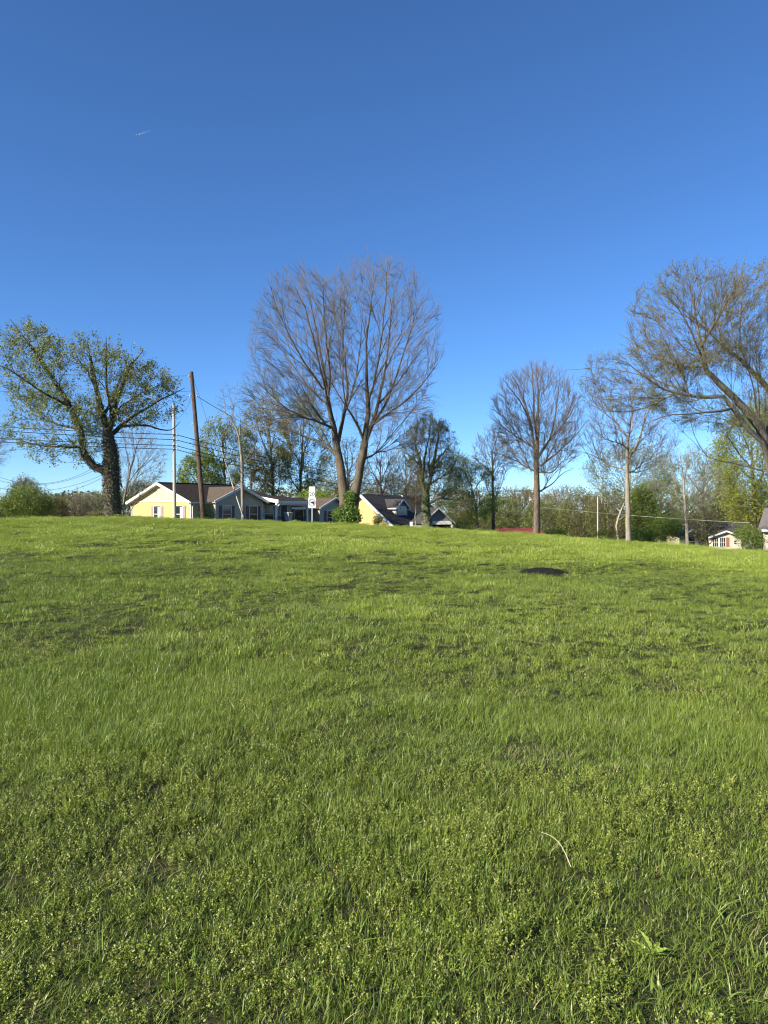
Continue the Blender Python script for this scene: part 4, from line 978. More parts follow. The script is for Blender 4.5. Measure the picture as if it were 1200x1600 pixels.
# the far wood that closes the view
far = [(-30, 797, 40, 18), (20, 796, 34, 16), (70, 794, 40, 20), (120, 790, 40, 24), (165, 792, 40, 22), (262, 786, 36, 24), (560, 776, 46, 26), (655, 782, 42, 28), (745, 792, 46, 26), (830, 790, 50, 30), (890, 790, 46, 32), (960, 794, 48, 32), (1030, 790, 46, 34), (1150, 790, 56, 40), (1215, 786, 50, 46), (500, 772, 44, 28)]
fl = ['left edge, beyond the small green bush', 'left, behind the ragged small tree', 'left, behind the olive brown bush', 'left, behind the grey thicket', 'behind the ivy covered trunk', 'behind the yellow gable and pale pole', 'behind the maple trunks', 'behind the mossy split trunk', 'behind the leafing tree', 'behind the round bare trunk', 'right of the round bare trunk', 'behind the thin pale pole', 'behind the evergreen', 'behind the cream house', 'right edge behind the grey roof', 'behind the speed sign']
for i, (px, cy, rx, ry) in enumerate(far):
    bg('far_tree', 'hazy far off tree in the back row, ' + fl[i], px, 185 + (i * 37) % 40, px, cy, rx, ry, 200 + i, tr=3, nl=2800, size=0.36, mat=[LF_BROWN, LF_OLIVE, LF_BUD][i % 3], levels=LV_FAR, t0=0.1, el=(0, 75), group='far trees closing the view', spread=0.5)

shrub('clipped_shrub', 'dark clipped cone shaped shrub against the ranch house front', 320, 801, 19, 25, 66, 4200, 0.09, LF_DARK, seed=301, lumps=5, conical=0.3)
shrub('round_shrub', 'dark round shrub before the yellow end of the dormer house', 588, 813, 10, 11, 92, 1500, 0.11, LF_DARK, seed=302, lumps=4)
shrub('juniper_bush', 'low spreading green bush right of the carport opening', 728, 827, 30, 10, 57, 2600, 0.085, LF_MID, seed=303, lumps=8)
shrub('bright_hedge', 'bright yellow green hedge behind the ranch house, beside the speed sign', 488, 786, 46, 32, 100, 8000, 0.16, LF_BRIGHT, seed=304, lumps=12)
shrub('leafy_shrub', 'large leafy green shrub right of the evergreen', 1040, 826, 36, 30, 62, 6500, 0.10, LF_MID, seed=305, lumps=10)
shrub('leafy_shrub', 'leafy green shrub below the evergreen at the crest', 1008, 836, 26, 16, 58, 3200, 0.09, LF_MID, seed=306, lumps=8)
shrub('leafy_shrub', 'green shrub at the right edge in front of the cream house', 1172, 840, 34, 26, 66, 5200, 0.10, LF_MID, seed=307, lumps=10)
shrub('small_shrub', 'small yellow green shrub at the crest right of the round bare trunk', 870, 833, 15, 9, 60, 900, 0.08, LF_BRIGHT, seed=308, lumps=5)
shrub('small_shrub', 'brown low undergrowth right of the carport, under the leafing tree', 752, 822, 26, 12, 64, 1600, 0.09, LF_BROWN, seed=309, lumps=6)
shrub('small_shrub', 'brushy undergrowth left of the pale straight trunk', 950, 836, 30, 12, 62, 1800, 0.09, LF_OLIVE, seed=310, lumps=7)
shrub('small_shrub', 'brushy brown undergrowth at the foot of the ivy covered trunk', 152, 803, 22, 8, 60, 1100, 0.09, LF_BROWN, seed=311, lumps=6)

# scrub closing the horizon between the far trees
def far_scrub():
    rng = np.random.default_rng(77); n = 26000
    x = rng.uniform(-170, 170, n); y = 205 + rng.normal(0, 14, n) + 10 * np.sin(x * 0.05)
    top = 3.2 + 4.6 * fnoise(x * 0.06, x * 0 + 3, 8, 3) + 0.02 * np.maximum(x, 0)
    z = T(x, y) + top * rng.uniform(0, 1, n) ** 0.6
    v, t, at = leaf_quads(np.stack([x, y, z], -1), (0, -0.4, 0.5), 0.9, rng)
    o = obj('distant_scrub', mesh_np('distant_scrub', v, None, t, attr=at), mat_leaf('leaf_scrub', (0.10, 0.10, 0.045), (0.18, 0.17, 0.08), 0.25, nscale=0.06, c3=(0.09, 0.12, 0.04)))
    tag(o, 'far belt of olive scrub and undergrowth along the horizon', 'scrub', kind='stuff')
far_scrub()

# ------------------------------------------------------------------ buildings
W_TRIM = mat_surface('white_trim', (0.72, 0.68, 0.59), (0.78, 0.74, 0.66), 2, 0.5, 0.05)
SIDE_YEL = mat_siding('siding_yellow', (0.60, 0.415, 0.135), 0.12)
SIDE_CREAM = mat_siding('siding_cream', (0.66, 0.55, 0.29), 0.12)
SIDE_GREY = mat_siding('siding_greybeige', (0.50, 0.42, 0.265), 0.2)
SIDE_PALE = mat_siding('siding_pale', (0.62, 0.54, 0.38), 0.2)
SIDE_DGREY = mat_siding('siding_darkgrey', (0.19, 0.19, 0.17), 0.2)
SHINGLE = mat_surface('shingle_brown', (0.03, 0.023, 0.018), (0.055, 0.042, 0.033), 3, 0.95, 0.6, 26, spec=0.1, stretch=(1, 1, 3))
SHINGLE_G = mat_surface('shingle_grey', (0.045, 0.042, 0.04), (0.08, 0.074, 0.068), 3, 0.95, 0.6, 26, spec=0.1, stretch=(1, 1, 3))
RED_METAL = mat_surface('red_metal', (0.16, 0.03, 0.028), (0.22, 0.04, 0.036), 2, 0.5, 0.1)
SHUTTER = mat_surface('shutter_maroon', (0.12, 0.08, 0.075), (0.16, 0.11, 0.10), 6, 0.55, 0.1)
SHUTTER_LIT = mat_surface('shutter_sunlit', (0.30, 0.22, 0.20), (0.36, 0.27, 0.25), 6, 0.7, 0.1)  # shutters of the sunlit gable: sunlight put into a lighter colour
DOOR = mat_surface('door_dark', (0.05, 0.045, 0.04), (0.07, 0.06, 0.055), 4, 0.5, 0.1)
DOOR_RED = mat_surface('door_red', (0.30, 0.12, 0.08), (0.36, 0.15, 0.10), 4, 0.5, 0.1)
GLASS = mat_glass('window_glass')
BLIND = mat_surface('window_blind', (0.5, 0.5, 0.52), (0.56, 0.56, 0.58), 5, 0.6, 0.05)
IRON = mat_surface('dark_railing', (0.03, 0.032, 0.03), (0.05, 0.05, 0.045), 8, 0.5, 0.1)
CONC = mat_surface('concrete', (0.30, 0.29, 0.26), (0.38, 0.36, 0.33), 3, 0.9, 0.3)
GALV = mat_surface('galvanised', (0.42, 0.43, 0.44), (0.52, 0.53, 0.53), 5, 0.45, 0.1, metal=0.6)

def window(root, face, a0, z0, w, h, off, shut=None, blind=False, mullions=1, name='window'):
    """face 'y': a wall in the local x-z plane looking to -y at y=off; 'x': in the y-z plane looking to -x at x=off"""
    def bx(a, b, d0, d1, z, zz):
        m = MB()
        if face == 'y': m.box(a, b, off + d0, off + d1, z, zz)
        else: m.box(off + d0, off + d1, a, b, z, zz)
        return m
    f = MB(); t = 0.07
    for (a, b, z, zz) in ((a0 - t, a0, z0 - t, z0 + h + t), (a0 + w, a0 + w + t, z0 - t, z0 + h + t), (a0, a0 + w, z0 + h, z0 + h + t), (a0, a0 + w, z0 - t, z0)):
        f.add(*_bx(face, a, b, off - 0.05, off + 0.02, z, zz))
    win = f.build(name, W_TRIM, root)
    s = MB(); s.add(*_bx(face, a0, a0 + w, off - 0.035, off + 0.01, z0 + h / 2 - 0.025, z0 + h / 2 + 0.025))
    for i in range(1, mullions):
        s.add(*_bx(face, a0 + w * i / mullions - 0.02, a0 + w * i / mullions + 0.02, off - 0.037, off + 0.01, z0, z0 + h))
    s.build('sash', W_TRIM, win)
    p = MB(); p.add(*_bx(face, a0, a0 + w, off - 0.012, off - 0.008, z0, z0 + h)); p.build('pane', GLASS, win)
    if blind:
        p = MB(); p.add(*_bx(face, a0 + w * 0.08, a0 + w * 0.42, off - 0.022, off - 0.016, z0 + h * 0.06, z0 + h * 0.95)); p.build('blind', BLIND, win)
    if shut is not None:
        for a in (a0 - t - 0.38, a0 + w + t + 0.02):
            m = MB(); m.add(*_bx(face, a, a + 0.36, off - 0.045, off - 0.004, z0 - 0.04, z0 + h + 0.04))
            for i in range(9):
                zz = z0 + 0.05 + i * (h - 0.1) / 9
                m.add(*_bx(face, a + 0.05, a + 0.31, off - 0.058, off - 0.045, zz, zz + (h - 0.1) / 9 * 0.6))
            m.build('shutter', shut, root)
    return win

def _bx(face, a, b, d0, d1, z, zz):
    m = MB()
    if face == 'y': m.box(a, b, d0, d1, z, zz)
    else: m.box(d0, d1, a, b, z, zz)
    return m.v, m.f

def poly_wall(name, mat, root, pts, thick):
    """upright polygon extruded by the vector thick"""
    n = len(pts); vs = list(pts) + [tuple(Vector(p) + Vector(thick)) for p in pts]
    fs = [tuple(range(n)), tuple(range(2 * n - 1, n - 1, -1))] + [(i, i + n, (i + 1) % n + n, (i + 1) % n) for i in range(n)]
    return MB().add(vs, fs).build(name, mat, root)

HROT = math.atan2(0.788, 0.616)
def ranch_house():
    Y0 = 70.0; c = P(298, 800, Y0); zb = 0.05
    r = empty('ranch_house', (c.x, Y0, zb), HROT)
    tag(r, 'single storey ranch house with sunlit yellow gable end and shaded grey front', 'house')
    W, D, H, RZ = 12.8, 9.0, 2.55, 4.2; sl = (RZ - H) / (D / 2)
    # walls
    poly_wall('gable_wall', SIDE_YEL, r, [(0, 0.02, -1.2), (0, D, -1.2), (0, D, H), (0, 0.02, H)], (0.15, 0, 0))
    poly_wall('gable_panel', SIDE_CREAM, r, [(-0.02, 0.0, H + 0.002), (-0.02, D, H + 0.002), (-0.02, D / 2, RZ - 0.12)], (0.16, 0, 0))
    MB().box(-0.05, 0.0, -0.02, D + 0.02, H - 0.11, H + 0.01).build('trim_band', W_TRIM, r)
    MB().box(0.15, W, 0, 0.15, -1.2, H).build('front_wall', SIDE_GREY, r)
    MB().box(0.15, W, D - 0.15, D, -1.2, H).build('rear_wall', SIDE_PALE, r)
    MB().box(W - 0.15, W, 0.15, D - 0.15, -1.2, H).build('side_wall', SIDE_GREY, r)
    for y in (-0.06, D - 0.02):
        MB().box(-0.04, 0.08, y, y + 0.1, -1.2, H - 0.12).build('corner_board', W_TRIM, r)
    # main roof: gable at the left, hip at the right
    o = 0.45; e = H + 0.06 - o * sl; xr = 9.0; xe = W + o
    rt = RZ + 0.1
    rf = MB().slab([(-o, -o, e), (xe, -o, e), (xr, D / 2, rt), (-o, D / 2, rt)], 0.1).build('roof', SHINGLE, r)
    MB().slab([(-o, D / 2, rt), (xr, D / 2, rt), (xe, D + o, e), (-o, D + o, e)], 0.1).build('roof', SHINGLE, r)
    MB().slab([(xe, -o, e), (xe, D + o, e), (xr, D / 2, rt)], 0.1).build('roof', SHINGLE, r)
    MB().bar((-o, D / 2, rt + 0.01), (xr, D / 2, rt + 0.01), 0.3, 0.06).build('ridge_cap', SHINGLE, r)
    # rake boards, soffit and gutter
    for y0, y1 in ((-o, D / 2), (D + o, D / 2)):
        MB().bar((-o - 0.03, y0, e - 0.1), (-o - 0.03, y1, rt - 0.1), 0.06, 0.26).build('rake_board', W_TRIM, r)
        MB().bar((-o / 2, y0, e - 0.17), (-o / 2, y1, rt - 0.17), o - 0.06, 0.04).build('soffit', W_TRIM, r)
    MB().box(-o, 2.0, -o - 0.1, -o, e - 0.16, e - 0.02).build('gutter', W_TRIM, r)
    MB().box(-o, 9, D + o, D + o + 0.1, e - 0.16, e - 0.02).build('gutter', W_TRIM, r)
    MB().tube([(0.12, -o - 0.05, e - 0.1), (0.12, -0.12, e - 0.45), (0.12, -0.12, -1)], 0.05, 6).build('downspout', W_TRIM, r)
    MB().tube([(-0.1, D + o, e - 0.1), (-0.1, D + 0.1, e - 0.45), (-0.1, D + 0.1, -1)], 0.05, 6).build('downspout', W_TRIM, r)
    MB().box(-0.08, -0.021, D / 2 - 0.5, D / 2 + 0.5, RZ - 0.62, RZ - 0.5).build('gable_vent', W_TRIM, r)
    for a in (1.15, 4.55):
        window(r, 'x', a, 0.55, 0.95, 1.5, 0.0, SHUTTER_LIT, True)
    # front gable block
    x0, x1, yf = 2.0, 8.0, -1.0; xm = (x0 + x1) / 2; g0 = 2.62; g1 = 3.9
    poly_wall('block_wall', SIDE_GREY, r, [(x0, yf, -1.2), (x1, yf, -1.2), (x1, yf, g0), (xm, yf, g1 - 0.1), (x0, yf, g0)], (0, 0.15, 0))
    MB().box(x0, x0 + 0.15, yf + 0.15, 0, -1.2, g0).build('block_side_wall', SIDE_GREY, r)
    MB().box(x1 - 0.15, x1, yf + 0.15, 0, -1.2, g0).build('block_side_wall', SIDE_GREY, r)
    s2 = (g1 - g0) / (xm - x0); oo = 0.4; ee = g0 - oo * s2 + 0.06; yb = 4.2
    MB().slab([(x0 - oo, yf - oo, ee), (xm, yf - oo, g1 + 0.06), (xm, yb, g1 + 0.06), (x0 - oo, 0.2, ee)], 0.1).build('block_roof', mat_surface('shingle_sunlit', (0.085, 0.065, 0.048), (0.13, 0.10, 0.075), 3, 0.95, 0.6, 26, spec=0.1), r)  # left slope faces the sun: its brightness is put into the shingle colour
    MB().slab([(xm, yf - oo, g1 + 0.06), (x1 + oo, yf - oo, ee), (x1 + oo, 0.2, ee), (xm, yb, g1 + 0.06)], 0.1).build('block_roof', SHINGLE, r)
    for a, b in ((x0 - oo, xm), (x1 + oo, xm)):
        MB().bar((a, yf - oo - 0.03, ee - 0.09), (b, yf - oo - 0.03, g1 - 0.03), 0.06, 0.24).build('rake_board', W_TRIM, r)
        MB().bar((a, yf - oo / 2, ee - 0.16), (b, yf - oo / 2, g1 - 0.1), oo - 0.06, 0.04).build('soffit', W_TRIM, r)
    for x in (x0, x1 - 0.1): MB().box(x - 0.02, x + 0.1, yf - 0.03, yf, -1.2, g0 - 0.25).build('corner_board', W_TRIM, r)
    for a in (2.9, 6.2): window(r, 'y', a, 0.55, 0.95, 1.5, yf, SHUTTER)
    MB().box(x0, x1, yf - 0.06, yf - 0.002, -1.2, 0.35).build('skirting', CONC, r)
    # porch
    p0, p1, py = 8.45, 12.9, -2.3
    MB().slab([(p0, py - 0.35, 2.62), (p1 + 0.2, py - 0.35, 2.62), (p1 + 0.2, 1.4, 3.2), (p0, 1.4, 3.2)], 0.12).build('porch_roof', SHINGLE, r)
    MB().bar((p0 - 0.03, py - 0.4, 2.52), (p0 - 0.03, 1.4, 3.1), 0.06, 0.34).build('rake_board', W_TRIM, r)
    MB().box(p0, p1 + 0.2, py - 0.42, py - 0.352, 2.34, 2.6).build('porch_fascia', W_TRIM, r)
    MB().box(p0 + 0.05, p1 + 0.1, py - 0.1, py + 0.12, 2.2, 2.45).build('porch_beam', W_TRIM, r)
    MB().slab([(p0 + 0.02, py - 0.3, 2.46), (p1 + 0.15, py - 0.3, 2.46), (p1 + 0.15, -0.02, 2.52), (p0 + 0.02, -0.02, 2.52)], 0.03).build('porch_ceiling', W_TRIM, r)
    MB().box(p0, p1 + 0.1, py - 0.1, -0.01, -1.2, 0.12).build('porch_floor', CONC, r)
    for x in (p0 + 0.05, p1 - 0.05):
        m = MB().box(x - 0.09, x + 0.09, py - 0.08, py + 0.1, 0.12, 2.2); m.box(x - 0.13, x + 0.13, py - 0.12, py + 0.14, 0.12, 0.28); m.box(x - 0.13, x + 0.13, py - 0.12, py + 0.14, 2.06, 2.2)
        m.build('column', W_TRIM, r)
    MB().tube([(p0 + 0.4, py - 0.45, 2.5), (p0 + 0.1, py - 0.25, 2.1), (p0 + 0.1, py - 0.2, 1.9)], 0.06, 6).build('downspout', W_TRIM, r)
    rail = MB().box(p0 + 0.14, p1 - 0.14, py - 0.02, py + 0.04, 0.98, 1.05); rail.box(p0 + 0.14, p1 - 0.14, py - 0.02, py + 0.04, 0.2, 0.26)
    rail = rail.build('railing', IRON, r)
    bal = None
    for i in range(30):
        x = p0 + 0.25 + i * (p1 - p0 - 0.5) / 29
        if bal is None:
            bal = MB().box(-0.014, 0.014, -0.012, 0.012, 0.26, 0.98).build('baluster', IRON, rail); bal.location = (x, py + 0.01, 0)
        else:
            b2 = bal.copy(); b2.parent = rail; b2.location = (x, py + 0.01, 0); link(b2)
    window(r, 'y', 9.1, 0.6, 1.2, 1.5, 0.0, SHUTTER)
    d = MB().box(11.35, 12.25, -0.05, -0.004, 0.12, 2.2).build('door', DOOR, r)
    MB().tube([(11.45, -0.06, 1.15), (11.45, -0.1, 1.15), (11.56, -0.1, 1.15)], 0.015, 6).build('handle', GALV, d)
    m = MB()
    for a, b, z, zz in ((11.27, 11.35, 0.12, 2.28), (12.25, 12.33, 0.12, 2.28), (11.35, 12.25, 2.2, 2.28)): m.box(a, b, -0.07, -0.002, z, zz)
    m.build('door_frame', W_TRIM, r)
    # lower right wing with its own front gable
    a0, a1, yw, HW, RW = 12.8, 22.0, 0.9, 2.05, 3.15
    MB().box(a0 + 0.01, a1, yw, yw + 0.15, -2.4, HW).build('wing_wall', SIDE_GREY, r)
    MB().box(a1 - 0.15, a1, yw + 0.15, 8, -2.4, HW).build('wing_side_wall', SIDE_GREY, r)
    MB().slab([(a0 + 0.46, yw - 0.5, HW - 0.02), (a1 + 0.4, yw - 0.5, HW - 0.02), (a1 + 0.4, 4.6, RW), (a0 + 0.46, 4.6, RW)], 0.1).build('wing_roof', SHINGLE, r)
    MB().slab([(a0 + 0.46, 4.6, RW), (a1 + 0.4, 4.6, RW), (a1 + 0.4, 8.6, HW - 0.02), (a0 + 0.46, 8.6, HW - 0.02)], 0.1).build('wing_roof', SHINGLE, r)
    MB().box(a0 + 0.46, a1 + 0.4, yw - 0.6, yw - 0.505, HW - 0.26, HW - 0.04).build('wing_fascia', W_TRIM, r)
    q0, q1, yq = 17.0, 21.6, -0.2; qm = (q0 + q1) / 2; qh, qr = 2.05, 3.0
    poly_wall('wing_gable_wall', SIDE_GREY, r, [(q0, yq, -2.4), (q1, yq, -2.4), (q1, yq, qh), (qm, yq, qr), (q0, yq, qh)], (0, 0.15, 0))
    MB().box(q0, q0 + 0.15, yq + 0.15, yw, -2.4, qh).build('wing_gable_side', SIDE_GREY, r)
    MB().slab([(q0 - 0.35, yq - 0.35, qh - 0.1), (qm, yq - 0.35, qr + 0.1), (qm, 4.5, qr + 0.1), (q0 - 0.35, 1.0, qh - 0.1)], 0.09).build('wing_gable_roof', MATS['shingle_sunlit'], r)  # same shingle colour, lightened to show the sun on this slope
    MB().slab([(qm, yq - 0.35, qr + 0.1), (q1 + 0.35, yq - 0.35, qh - 0.1), (q1 + 0.35, 1.0, qh - 0.1), (qm, 4.5, qr + 0.1)], 0.09).build('wing_gable_roof', SHINGLE, r)
    for a, b in ((q0 - 0.35, qm), (q1 + 0.35, qm)):
        MB().bar((a, yq - 0.38, qh - 0.18), (b, yq - 0.38, qr + 0.02), 0.06, 0.2).build('rake_board', W_TRIM, r)
    window(r, 'y', 14.3, 0.3, 1.3, 1.4, yw, SHUTTER)
    window(r, 'y', 18.2, 0.2, 0.9, 1.4, yq, SHUTTER)
    return r
ranch_house()

def at_local(o, x, y, z=0):
    return o.matrix_basis @ Vector((x, y, z))

RH = bpy.data.objects['ranch_house']
def bin_():
    p = at_local(RH, 9.55, -2.95)
    r = empty('wheelie_bin', (p.x, p.y, 0.62), HROT)
    tag(r, 'pale grey plastic bin standing before the porch railing', 'bin')
    vs = []
    for z, a in ((0, 0.22), (0.82, 0.3)):
        vs += [(-a, -a, z), (a, -a, z), (a, a, z), (-a, a, z)]
    MB().add(vs, [(3,2,1,0),(4,5,6,7),(0,1,5,4),(1,2,6,5),(2,3,7,6),(3,0,4,7)]).build('body', mat_surface('bin_plastic', (0.30, 0.31, 0.27), (0.36, 0.37, 0.33), 4, 0.5, 0.05), r)
    MB().slab([(-0.33, -0.34, 0.87), (0.33, -0.34, 0.87), (0.33, 0.34, 0.93), (-0.33, 0.34, 0.93)], 0.05).build('lid', mat_surface('bin_lid', (0.42, 0.42, 0.39), (0.48, 0.48, 0.45), 4, 0.5, 0.05), r)
    for x in (-0.2, 0.2): MB().tube([(x - 0.03, 0.24, 0.09), (x + 0.03, 0.24, 0.09)], 0.09, 10).build('wheel', IRON, r)
    MB().box(-0.6, 0.6, -0.6, 0.6, -0.75, -0.001).build('pad', CONC, r)
bin_()

def dormer_house():
    Y0 = 97.0; c = P(613, 800, Y0); zb = -2.35
    r = empty('dormer_house', (c.x, Y0, zb), HROT)
    tag(r, 'one and a half storey house with a windowed dormer and leaf shadowed yellow end', 'house')
    W, D, EZ, RZ = 13.0, 10.0, 2.45, 6.25; sl = (RZ - EZ) / (D / 2)
    poly_wall('gable_wall', SIDE_YEL, r, [(0, 0.3, -1), (0, D - 0.3, -1), (0, D - 0.3, EZ + 0.2), (0, D / 2, RZ - 0.2), (0, 0.3, EZ + 0.2)], (0.2, 0, 0))
    MB().box(0.2, W, 2.2, 2.4, -1, EZ + 1).build('front_wall', SIDE_DGREY, r)
    MB().box(0.2, W, D - 0.5, D - 0.3, -1, EZ + 0.2).build('rear_wall', SIDE_DGREY, r)
    poly_wall('side_wall', SIDE_DGREY, r, [(W - 0.2, 0.3, -1), (W - 0.2, D - 0.3, -1), (W - 0.2, D - 0.3, EZ + 0.2), (W - 0.2, D / 2, RZ - 0.2), (W - 0.2, 0.3, EZ + 0.2)], (0.2, 0, 0))
    o = 0.4
    MB().slab([(-o, -o, EZ - o * sl), (W + o, -o, EZ - o * sl), (W + o, D / 2, RZ), (-o, D / 2, RZ)], 0.12).build('roof', SHINGLE_G, r)
    MB().slab([(-o, D / 2, RZ), (W + o, D / 2, RZ), (W + o, D + o, EZ - o * sl), (-o, D + o, EZ - o * sl)], 0.12).build('roof', SHINGLE_G, r)
    for y in (-o, D + o):
        MB().bar((-o - 0.04, y, EZ - o * sl - 0.12), (-o - 0.04, D / 2, RZ - 0.12), 0.08, 0.36).build('rake_board', W_TRIM, r)
        MB().bar((-o / 2, y, EZ - o * sl - 0.2), (-o / 2, D / 2, RZ - 0.2), o - 0.06, 0.05).build('soffit', W_TRIM, r)
    MB().box(-o, W + o, -o - 0.1, -o, EZ - o * sl - 0.3, EZ - o * sl - 0.04).build('porch_fascia', W_TRIM, r)
    for x in (0.3, 4.2, 8.1, W - 0.3): MB().box(x - 0.1, x + 0.1, -0.1, 0.1, -1, EZ - o * sl - 0.1).build('porch_post', W_TRIM, r)
    for x in (2.0, 6.0): window(r, 'y', x, 0.6, 1.6, 1.3, 2.2, None, mullions=2)
    MB().box(9.6, 10.6, 2.14, 2.2, -0.2, 1.9).build('door', DOOR, r)
    # dormer
    d0, d1, yd = 2.6, 5.0, 1.3; dm = (d0 + d1) / 2; zs = EZ + yd * sl - 0.1; de = zs + 1.35; dr = de + 0.95
    poly_wall('dormer_front', SIDE_DGREY, r, [(d0, yd, zs), (d1, yd, zs), (d1, yd, de), (dm, yd, dr - 0.08), (d0, yd, de)], (0, 0.12, 0))
    for x in (d0, d1 - 0.12): poly_wall('dormer_cheek', SIDE_PALE, r, [(x, yd + 0.12, zs), (x, yd + 0.12, de), (x, yd + 1.9, de)], (0.12, 0, 0))
    oo = 0.3; sd_ = (dr - de) / (dm - d0)
    yb = D / 2
    MB().slab([(d0 - oo, yd - 0.25, de - oo * sd_), (dm, yd - 0.25, dr), (dm, yb - 0.6, dr), (d0 - oo, yd + 1.7, de - oo * sd_)], 0.09).build('dormer_roof', SHINGLE_G, r)
    MB().slab([(dm, yd - 0.25, dr), (d1 + oo, yd - 0.25, de - oo * sd_), (d1 + oo, yd + 1.7, de - oo * sd_), (dm, yb - 0.6, dr)], 0.09).build('dormer_roof', SHINGLE_G, r)
    for a in (d0 - oo, d1 + oo): MB().bar((a, yd - 0.28, de - oo * sd_ - 0.08), (dm, yd - 0.28, dr - 0.08), 0.06, 0.2).build('rake_board', W_TRIM, r)
    MB().box(d0 - oo - 0.08, d0 - oo, yd - 0.25, yd + 1.7, de - oo * sd_ - 0.2, de - oo * sd_ - 0.02).build('dormer_gutter', W_TRIM, r)
    for i in range(3): window(r, 'y', d0 + 0.28 + i * 0.66, zs + 0.3, 0.52, 0.95, yd, None)
    MB().box(8.4, 9.2, D / 2 - 0.4, D / 2 + 0.4, RZ - 0.6, RZ + 0.05).build('chimney', CONC, r)
dormer_house()

def carport():
    Y0 = 92.0; c = P(684, 800, Y0); zb = Tz(c.x, Y0)
    r = empty('carport', (c.x, Y0, zb), R(12))
    tag(r, 'small dark gabled carport with a white beam, right of the mossy trunk', 'carport')
    ez, rz, w, d = 1.15 - zb - 0.4, 2.05 - zb, 1.75, 6.0
    ez = (EYE - 14 / F * Y0) - zb; rz = (EYE + 7 / F * Y0) - zb
    poly_wall('gable_panel', SIDE_DGREY, r, [(-w, 0, ez), (w, 0, ez), (0, 0, rz - 0.12)], (0, 0.12, 0))
    MB().box(-w, w, -0.06, 0.16, ez - 0.42, ez - 0.002).build('beam', W_TRIM, r)
    for s in (-1, 1):
        MB().slab([(0, -0.4, rz), (s * (w + 0.35), -0.4, ez - 0.25), (s * (w + 0.35), d, ez - 0.25), (0, d, rz)][::s], 0.1).build('roof', SHINGLE_G, r)
        MB().bar((s * (w + 0.35), -0.43, ez - 0.33), (0, -0.43, rz - 0.08), 0.06, 0.16).build('rake_board', mat_surface('trim_grey', (0.4, 0.4, 0.38), (0.46, 0.46, 0.44), 3, 0.6, 0.05), r)
        for y in (0.05, d - 0.2): MB().box(s * w - 0.09, s * w + 0.09, y - 0.09, y + 0.09, -0.4, ez - 0.42).build('post', W_TRIM, r)
        MB().box(s * w - 0.04, s * w + 0.04, 0.3, d, -0.4, ez - 0.3).build('side_wall', SIDE_DGREY, r)
    MB().box(-w, w, d, d + 0.12, -0.4, ez).build('rear_wall', SIDE_DGREY, r)
carport()

def red_roof_shed():
    Y0 = 74.0; c = P(820, 800, Y0); zb = Tz(c.x, Y0)
    r = empty('shed', (c.x, Y0, zb), R(6)); tag(r, 'low shed with a dull red metal roof peeping over the crest', 'shed')
    rz = (EYE - 26.5 / F * Y0) - zb; ez = (EYE - 41 / F * Y0) - zb
    MB().box(-2.4, 2.3, 0.2, 4.8, -0.5, ez).build('wall', SIDE_PALE, r)
    MB().slab([(-2.7, -0.2, ez), (2.6, -0.2, ez), (2.0, 2.5, rz), (-2.0, 2.5, rz)], 0.08).build('roof', RED_METAL, r)
    MB().slab([(-2.0, 2.5, rz), (2.0, 2.5, rz), (2.6, 5.2, ez), (-2.7, 5.2, ez)], 0.08).build('roof', RED_METAL, r)
    for i in range(15):
        t = -2.5 + i * 0.355
        MB().bar((t, -0.2, ez + 0.025), (t * 0.76, 2.5, rz + 0.025), 0.04, 0.04).build('roof_seam', RED_METAL, r)
    MB().box(-0.5, 0.5, 0.14, 0.2, -0.5, ez - 0.4).build('door', DOOR, r)
red_roof_shed()

